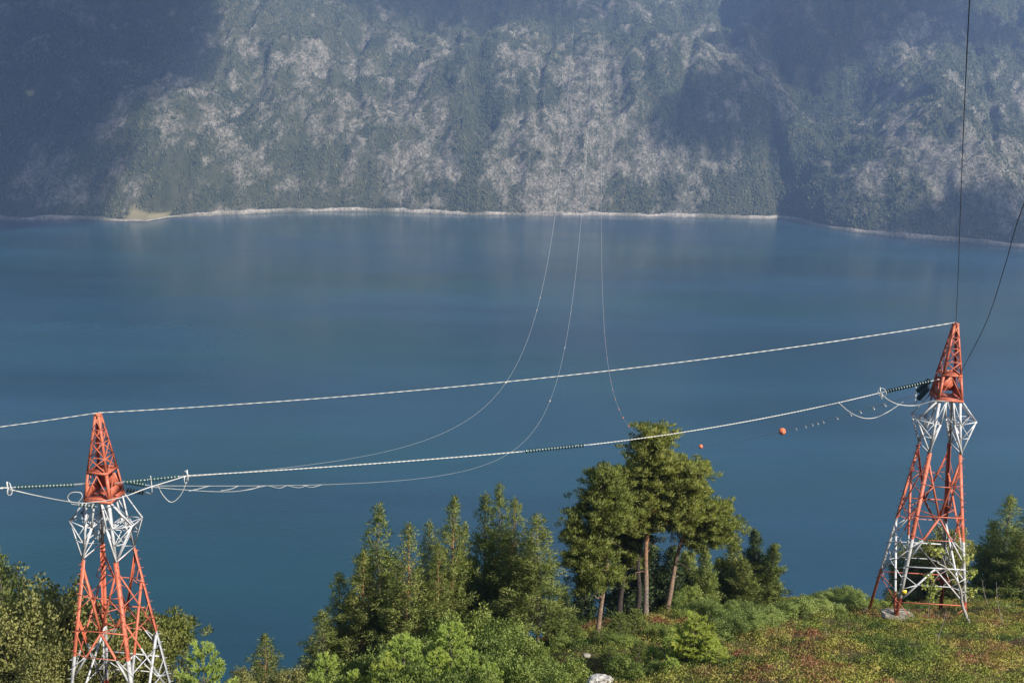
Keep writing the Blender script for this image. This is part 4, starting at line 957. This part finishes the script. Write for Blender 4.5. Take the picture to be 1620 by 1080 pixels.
shrubs([(1345, 928, 99), (1330, 935, 96), (1318, 928, 100), (1300, 935, 98), (1285, 945, 95), (1358, 935, 98), (1140, 985, 80), (1150, 1000, 76), (1130, 970, 86), (1145, 1015, 70), (1225, 990, 80), (1245, 985, 82), (1270, 985, 83), (1205, 1000, 76), (1190, 1015, 70), (1170, 1015, 70), (1300, 972, 87), (1325, 970, 88), (1350, 960, 92), (1295, 950, 94), (1165, 975, 86), (1185, 985, 82), (1200, 992, 79), (1255, 955, 93), (1275, 945, 95), (1292, 938, 97), (1310, 933, 98), (1328, 930, 99), (1345, 935, 98), (1362, 945, 96),
        (1240, 975, 84), (1262, 972, 86), (1285, 965, 89), (1310, 958, 92), (1335, 955, 93), (1160, 990, 78), (1180, 1005, 72), (1135, 985, 80), (1115, 965, 88), (1220, 990, 78)],
       'grey green leafy shrub in the dense belt between the pines and the right pylon', 'shrubs between the pines and the right pylon', 1.9, 1, shw)
shrubs([(585, 1005, 70), (610, 1020, 66), (665, 985, 70), (660, 1040, 58), (700, 1000, 68), (745, 985, 70), (770, 990, 69), (790, 1005, 66), (815, 1000, 68), (835, 1010, 66), (860, 1020, 66), (780, 1030, 60), (810, 1040, 58), (840, 1045, 57), (870, 1045, 59),
        (755, 960, 74), (725, 955, 75), (800, 975, 72), (560, 1035, 66), (535, 1055, 62), (595, 1050, 60), (630, 1055, 57), (690, 1062, 55), (730, 1062, 55), (770, 1065, 54), (700, 965, 74), (640, 975, 73), (500, 1070, 66)],
       'leafy green shrub in the thicket at the foot of the conifer stand', 'shrubs below the conifer stand', 1.4, 2)
shrubs([(890, 1000, 72), (915, 990, 76), (880, 980, 76), (970, 1000, 70), (995, 1000, 70), (1030, 985, 74), (1060, 985, 72), (985, 1030, 62), (1010, 1045, 58), (1045, 1045, 58), (1075, 1020, 62), (1080, 965, 84), (1100, 950, 90), (1095, 1005, 66), (1120, 1000, 68), (1090, 920, 94), (1075, 935, 92), (905, 1040, 60), (885, 1060, 56)],
       'leafy green shrub around the feet of the tall pines', 'shrubs below the tall pines', 1.3, 3)
shrubs([(1380, 950, 100), (1400, 945, 102), (1440, 948, 101), (1480, 945, 101), (1520, 950, 100), (1555, 940, 99), (1590, 935, 99), (1620, 930, 98)],
       'dark leafy shrub behind the foot of the right pylon', 'shrubs behind the right pylon', 1.5, 4)

# --- sapling with curved grey trunk in front of the right pylon
p0 = at(1536, 1000, 77); z0 = g1(p0[0], 77); x0 = p0[0]
def q_(px, py, Y=77): 
    p = at(px, py, Y); return (p[0] - x0, p[1] - 77, p[2] - z0)
root = empty('birch_sapling', (x0, 77, z0), 'crooked grey birch sapling with few leaves in front of the right pylon', 'sapling')
b = MB(); T0 = samp([(0, 0, -.2), q_(1530, 978), q_(1522, 955), q_(1520, 935), q_(1512, 915), q_(1497, 898), q_(1483, 890)], 5); b.tube(T0, np.linspace(.17, .04, len(T0)), 8); b.build('trunk', M['grey_wood'], root, True)
b = MB(); CLs = []; rr = np.random.default_rng(8)
for a, c, e in [((1512, 915), (1500, 920), (1468, 948)), ((1497, 898), (1490, 880), (1478, 872)), ((1520, 935), (1532, 915), (1538, 900)), ((1520, 945), (1530, 935), (1541, 940)), ((1512, 915), (1522, 895), (1530, 880)), ((1497, 898), (1475, 905), (1462, 925)), ((1500, 900), (1480, 915), (1470, 945))]:
    b.tube(samp([q_(*a), q_(*c), q_(*e)], 5), np.linspace(.05, .015, 11), 5)
    for f in (.4, .7, 1.0):
        m_ = np.array(q_(*c)) * (1 - f) + np.array(q_(*e)) * f
        CLs.append([*(m_ + rr.normal(0, .12, 3)), rr.uniform(.22, .36), 0, 0, 0, rr.normal(.25, .1)])
b.build('branch', M['grey_wood'], root, True)
link('foliage', clumps_to_mesh('foliage', CLs, M['leaf'], rr, 26, .22, .18, True, flat=1.0, base_t=.6), root)
# dry stems
def stem(pts, Y, r, mat, label, cat='dry stem', grp='dry stems on the heath'):
    P = [at(a, b_, Y) for a, b_ in pts]; P[0][2] = g1(P[0][0], Y) - .05; b = MB(); b.tube(samp(P, 5), np.linspace(r, r * .35, 5 * (len(P) - 1) + 1), 5)
    for f in (.45, .6, .75, .9):
        q = samp(P, 5); i = int(f * (len(q) - 1)); s_ = 1 if i % 2 else -1
        b.tube([q[i], q[i] + np.array([s_ * .12, 0, .12]), q[i] + np.array([s_ * .2, 0, .3])], [r * .5, r * .35, r * .2], 4)
    tag(b.build('dry_stem', M[mat], None, True), label, cat, grp)
stem([(1592, 1015), (1586, 985), (1578, 950), (1576, 920)], 72, .035, 'dead', 'tall pale dry stem near the right edge of the heath')
stem([(1482, 1042), (1484, 1010), (1492, 985), (1497, 965)], 64, .03, 'dead', 'thin pale dry stem below the crooked sapling')
stem([(1568, 1068), (1562, 1050), (1558, 1032)], 55, .028, 'red_stem', 'reddish twig standing at the bottom right')
stem([(1468, 975), (1470, 955), (1473, 930), (1474, 905)], 84, .03, 'dead', 'slender dry stem in front of the middle of the right pylon')
stem([(1316, 1022), (1311, 1008), (1305, 992)], 68, .025, 'dead', 'short pale twig at the left part of the heath')
stem([(1565, 960), (1558, 940), (1553, 915)], 86, .03, 'dead', 'thin dry stem against the dark trees right of the right pylon')
stem([(1501, 1005), (1502, 992), (1501, 978)], 74, .025, 'dead', 'very short pale stem left of the crooked sapling foot')
# fallen branch
P = [at(1478, 1003, 73), at(1505, 1001, 74), at(1538, 1000, 76), at(1565, 996, 77)]
for p in P: p[2] = g1(p[0], p[1]) + .12
b = MB(); b.tube(samp(P, 6), np.linspace(.03, .09, 19), 6); tag(b.build('fallen_branch', M['dead'], None, True), 'grey fallen branch lying at the foot of the crooked sapling', 'branch')
# rocks
def boulder(px, py, Y, r, sq, label, seed):
    rr = np.random.default_rng(seed); nu, nv = 40, 24; p = at(px, py, Y); z = g1(p[0], Y)
    u, v = np.meshgrid(np.linspace(0, 2 * math.pi, nu, endpoint=False), np.linspace(0.02, math.pi - .02, nv)); d = np.stack([np.cos(u) * np.sin(v), np.sin(u) * np.sin(v), np.cos(v)], -1)
    q = np.sign(d) * np.abs(d) ** .72
    k = 1 + .35 * (fbm(q[..., 0] * 2 + seed, q[..., 2] * 2 + q[..., 1] * 2, seed, 4) - .5) + .14 * (fbm(q[..., 0] * 9 + q[..., 1] * 4, q[..., 2] * 8, seed + 3, 3) - .5)
    V = (q * k[..., None] * np.array([r, r * .8, r * sq])).reshape(-1, 3); i = np.arange(nv - 1)[:, None] * nu; j = np.arange(nu)[None]; j2 = (j + 1) % nu
    o = link('boulder', mesh_np('boulder', V, np.stack([i + j, i + nu + j, i + nu + j2, i + j2], -1).reshape(-1, 4), M['rock'], smoothf=True)); o.location = (p[0], Y, p[2] if py else z)
    tag(o, label, 'boulder')
M['rock2'] = simple('white_lichen_rock', (0.42, 0.40, 0.37), 0.95, 0, 0.75, 3.0, 1.0)
boulder(950, 1082, 57.5, .8, .75, 'whitish weathered rock at the bottom edge of the picture', 5); bpy.data.objects['boulder'].data.materials[0] = M['rock2']
boulder(1421, 973, 84.5, 1.5, .17, 'flat pale rock by the near left foot of the right pylon', 9)
boulder(928, 1036, 66, .28, .5, 'small pale rock between the stand and the tall pines', 13)

# ------------------------------------------------------------------ heath and grass
def cover(n, xr, yr, seed, cond): 
    r = np.random.default_rng(seed); y = yr[0] + (yr[1] - yr[0]) * r.random(n); x = r.uniform(xr[0], xr[1], n); k = cond(x, y, r); return x[k], y[k], r
def vis(x, y, r):
    q = proj(np.stack([x, y, G(x, y)], -1)); return (q[:, 0] > 780) & (q[:, 0] < 1720) & (q[:, 1] < 1190)
x, y, r = cover(24000, (-2, 68), (42, 112), 21, lambda x, y, r: vis(x, y, r) & (fbm(x / 1.1, y / 1.1, 131, 2) < .64))
z = G(x, y); n = len(x)
patch = fbm(x / 5.0, y / 5.0, 33, 3); p2 = fbm(x / 1.7, y / 1.7, 37, 2)
R_ = r.uniform(.24, .55, n) * (.4 + 1.2 * vnoise(x / 1.6, y / 1.6, 39)) * (1 + .7 * smooth(.6, .8, vnoise(x / 2.7, y / 2.7, 139))); per = 48
ix = np.repeat(np.arange(n), per); u = unit(r.normal(size=(len(ix), 3))); u[:, 2] = np.abs(u[:, 2])
c = np.stack([x[ix], y[ix], z[ix]], -1) + u * (R_[ix] * r.random(len(ix)) ** .4)[:, None] * np.array([1.15, 1.15, .95]); d = unit(u * .6 + np.array([0, 0, .6]) + r.normal(size=u.shape) * .5)
V, F = blades(c, d, .11 * r.uniform(.6, 1.4, len(ix)), .07 * r.uniform(.7, 1.3, len(ix)), r, True)
tn = .36 + .42 * smooth(.52, .66, patch + .6 * (p2 - .5)) + (p2 - .5) * .5 + (fbm(x / 3.4, y / 3.4, 151, 2) - .5) * .95 + r.normal(0, .05, n); tint = np.clip(tn[ix] + r.normal(0, .04, len(ix)), 0, 1)
F, nv = soft_normals(None, V, F, unit(u + np.array([0, 0, .5]) + r.normal(size=u.shape) * .3), 4)
hm = mesh_np('heath', V, F, M['heath'], {'tint': np.repeat(tint, 4)}, smoothf=True); hm.normals_split_custom_set_from_vertices(nv.tolist())
tag(link('heath', hm), 'low olive and rust coloured heath plants covering the slope below the right pylon', 'heath', kind='stuff')
x, y, r = cover(4500, (0, 66), (42, 112), 25, lambda x, y, r: vis(x, y, r) & (fbm(x / 3, y / 3, 44, 3) + .10 * ((x > 22) & (x < 32) & (y > 95)) > .52))
z = G(x, y); per = 9; ix = np.repeat(np.arange(len(x)), per); c = np.stack([x[ix], y[ix], z[ix] - .05], -1) + r.normal(0, .12, (len(ix), 3)) * np.array([1, 1, 0.1])
d = unit(np.array([0, 0, 1.0]) + r.normal(size=c.shape) * .25); V, F = blades(c, d, .55 * r.uniform(.5, 1.2, len(ix)), .022, r)
tag(link('dry_grass', mesh_np('dry_grass', V, F, M['grass'], {'tint': np.repeat(r.random(len(ix)), 3)})), 'pale dry grass blades standing between the heath plants', 'grass', kind='stuff')

# ------------------------------------------------------------------ air
m, t, o = new_mat('haze_air')
pv = N(t, 'ShaderNodeVolumePrincipled', i_Density=0.000098, i_Anisotropy=0.1); pv.inputs['Color'].default_value = (0.36, 0.56, 1.0, 1)
t.links.new(pv.outputs[0], o.inputs['Volume'])
def box_mesh(name, lo, hi, mat):
    V = [(x, y, z) for z in (lo[2], hi[2]) for x, y in ((lo[0], lo[1]), (hi[0], lo[1]), (hi[0], hi[1]), (lo[0], hi[1]))]
    return mesh_np(name, V, [[3, 2, 1, 0], [4, 5, 6, 7], [0, 1, 5, 4], [1, 2, 6, 5], [2, 3, 7, 6], [3, 0, 4, 7]], mat)
tag(link('haze', box_mesh('haze', (-9200, -1400, -75), (9200, 7700, 1260), m)), 'thin blue haze in the air over the fjord', 'haze', kind='stuff')

# ------------------------------------------------------------------ clouds that shade parts of the mountain
mc, t, o = new_mat('cloud_vapour')
vs = N(t, 'ShaderNodeVolumePrincipled', i_Density=0.006, i_Anisotropy=0.35); vs.inputs['Color'].default_value = (1, 1, 1, 1)
t.links.new(vs.outputs[0], o.inputs['Volume'])
def hit(px, py):
    v = ray(px, py); s_ = np.arange(2500, 5200, 4.0) / v[1]; P = C[None] + v[None] * s_[:, None]; h = HM(P[:, 0], P[:, 1]); k = np.where(P[:, 2] < h)[0]
    return P[k[0]] if len(k) else P[-1]
def cloud(px, py, rx, ry, rz, seed, label, alt=1560):
    p = hit(px, py); c = p + SUN * ((alt - p[2]) / SUN[2]); nu, nv = 56, 28
    u, v = np.meshgrid(np.linspace(0, 2 * math.pi, nu, endpoint=False), np.linspace(0.02, math.pi - .02, nv)); d = np.stack([np.cos(u) * np.sin(v), np.sin(u) * np.sin(v), np.cos(v)], -1)
    k = 1 + 0.75 * (fbm(d[..., 0] * 1.6 + seed * 3.1 + d[..., 2], d[..., 1] * 1.6 + 5 + d[..., 2], seed, 4) - .5)
    V = (d * k[..., None] * np.array([rx, ry, rz])).reshape(-1, 3); i = np.arange(nv - 1)[:, None] * nu; j = np.arange(nu)[None]; j2 = (j + 1) % nu
    o = link('cloud', mesh_np('cloud', V, np.stack([i + j, i + nu + j, i + nu + j2, i + j2], -1).reshape(-1, 4), mc, smoothf=True)); o.location = c.tolist()
    tag(o, label, 'cloud', 'clouds above the fjord, out of the picture')
cloud(0, 90, 520, 1050, 330, 1, 'big cloud above the left part of the far mountain')
cloud(-20, 280, 330, 420, 300, 2, 'cloud shading the far shore at the left')
cloud(1170, 150, 260, 380, 120, 3, 'cloud shading the cliff right of the cleared strips')
cloud(1590, 350, 260, 150, 140, 4, 'cloud shading the shore at the far right')
cloud(1430, 10, 560, 380, 140, 5, 'cloud above the ridge at the far right')
cloud(640, -10, 950, 380, 75, 6, 'thin cloud above the top of the mountain')

def cloud_at(c, rx, ry, rz, seed, label):
    nu, nv = 56, 28
    u, v = np.meshgrid(np.linspace(0, 2 * math.pi, nu, endpoint=False), np.linspace(0.02, math.pi - .02, nv)); d = np.stack([np.cos(u) * np.sin(v), np.sin(u) * np.sin(v), np.cos(v)], -1)
    k = 1 + 0.75 * (fbm(d[..., 0] * 1.8 + seed * 3.1 + d[..., 2], d[..., 1] * 1.8 + 5 + d[..., 2], seed, 4) - .5)
    V = (d * k[..., None] * np.array([rx, ry, rz])).reshape(-1, 3); i = np.arange(nv - 1)[:, None] * nu; j = np.arange(nu)[None]; j2 = (j + 1) % nu
    o = link('cloud', mesh_np('cloud', V, np.stack([i + j, i + nu + j, i + nu + j2, i + j2], -1).reshape(-1, 4), mc, smoothf=True)); o.location = c
    tag(o, label, 'cloud', 'clouds above the fjord, out of the picture')
cloud_at((-2300, 5200, 3000), 900, 600, 420, 7, 'unseen white cloud added beyond the mountain on the left to brighten the water')  # unseen cloud, added so the water has something bright to reflect
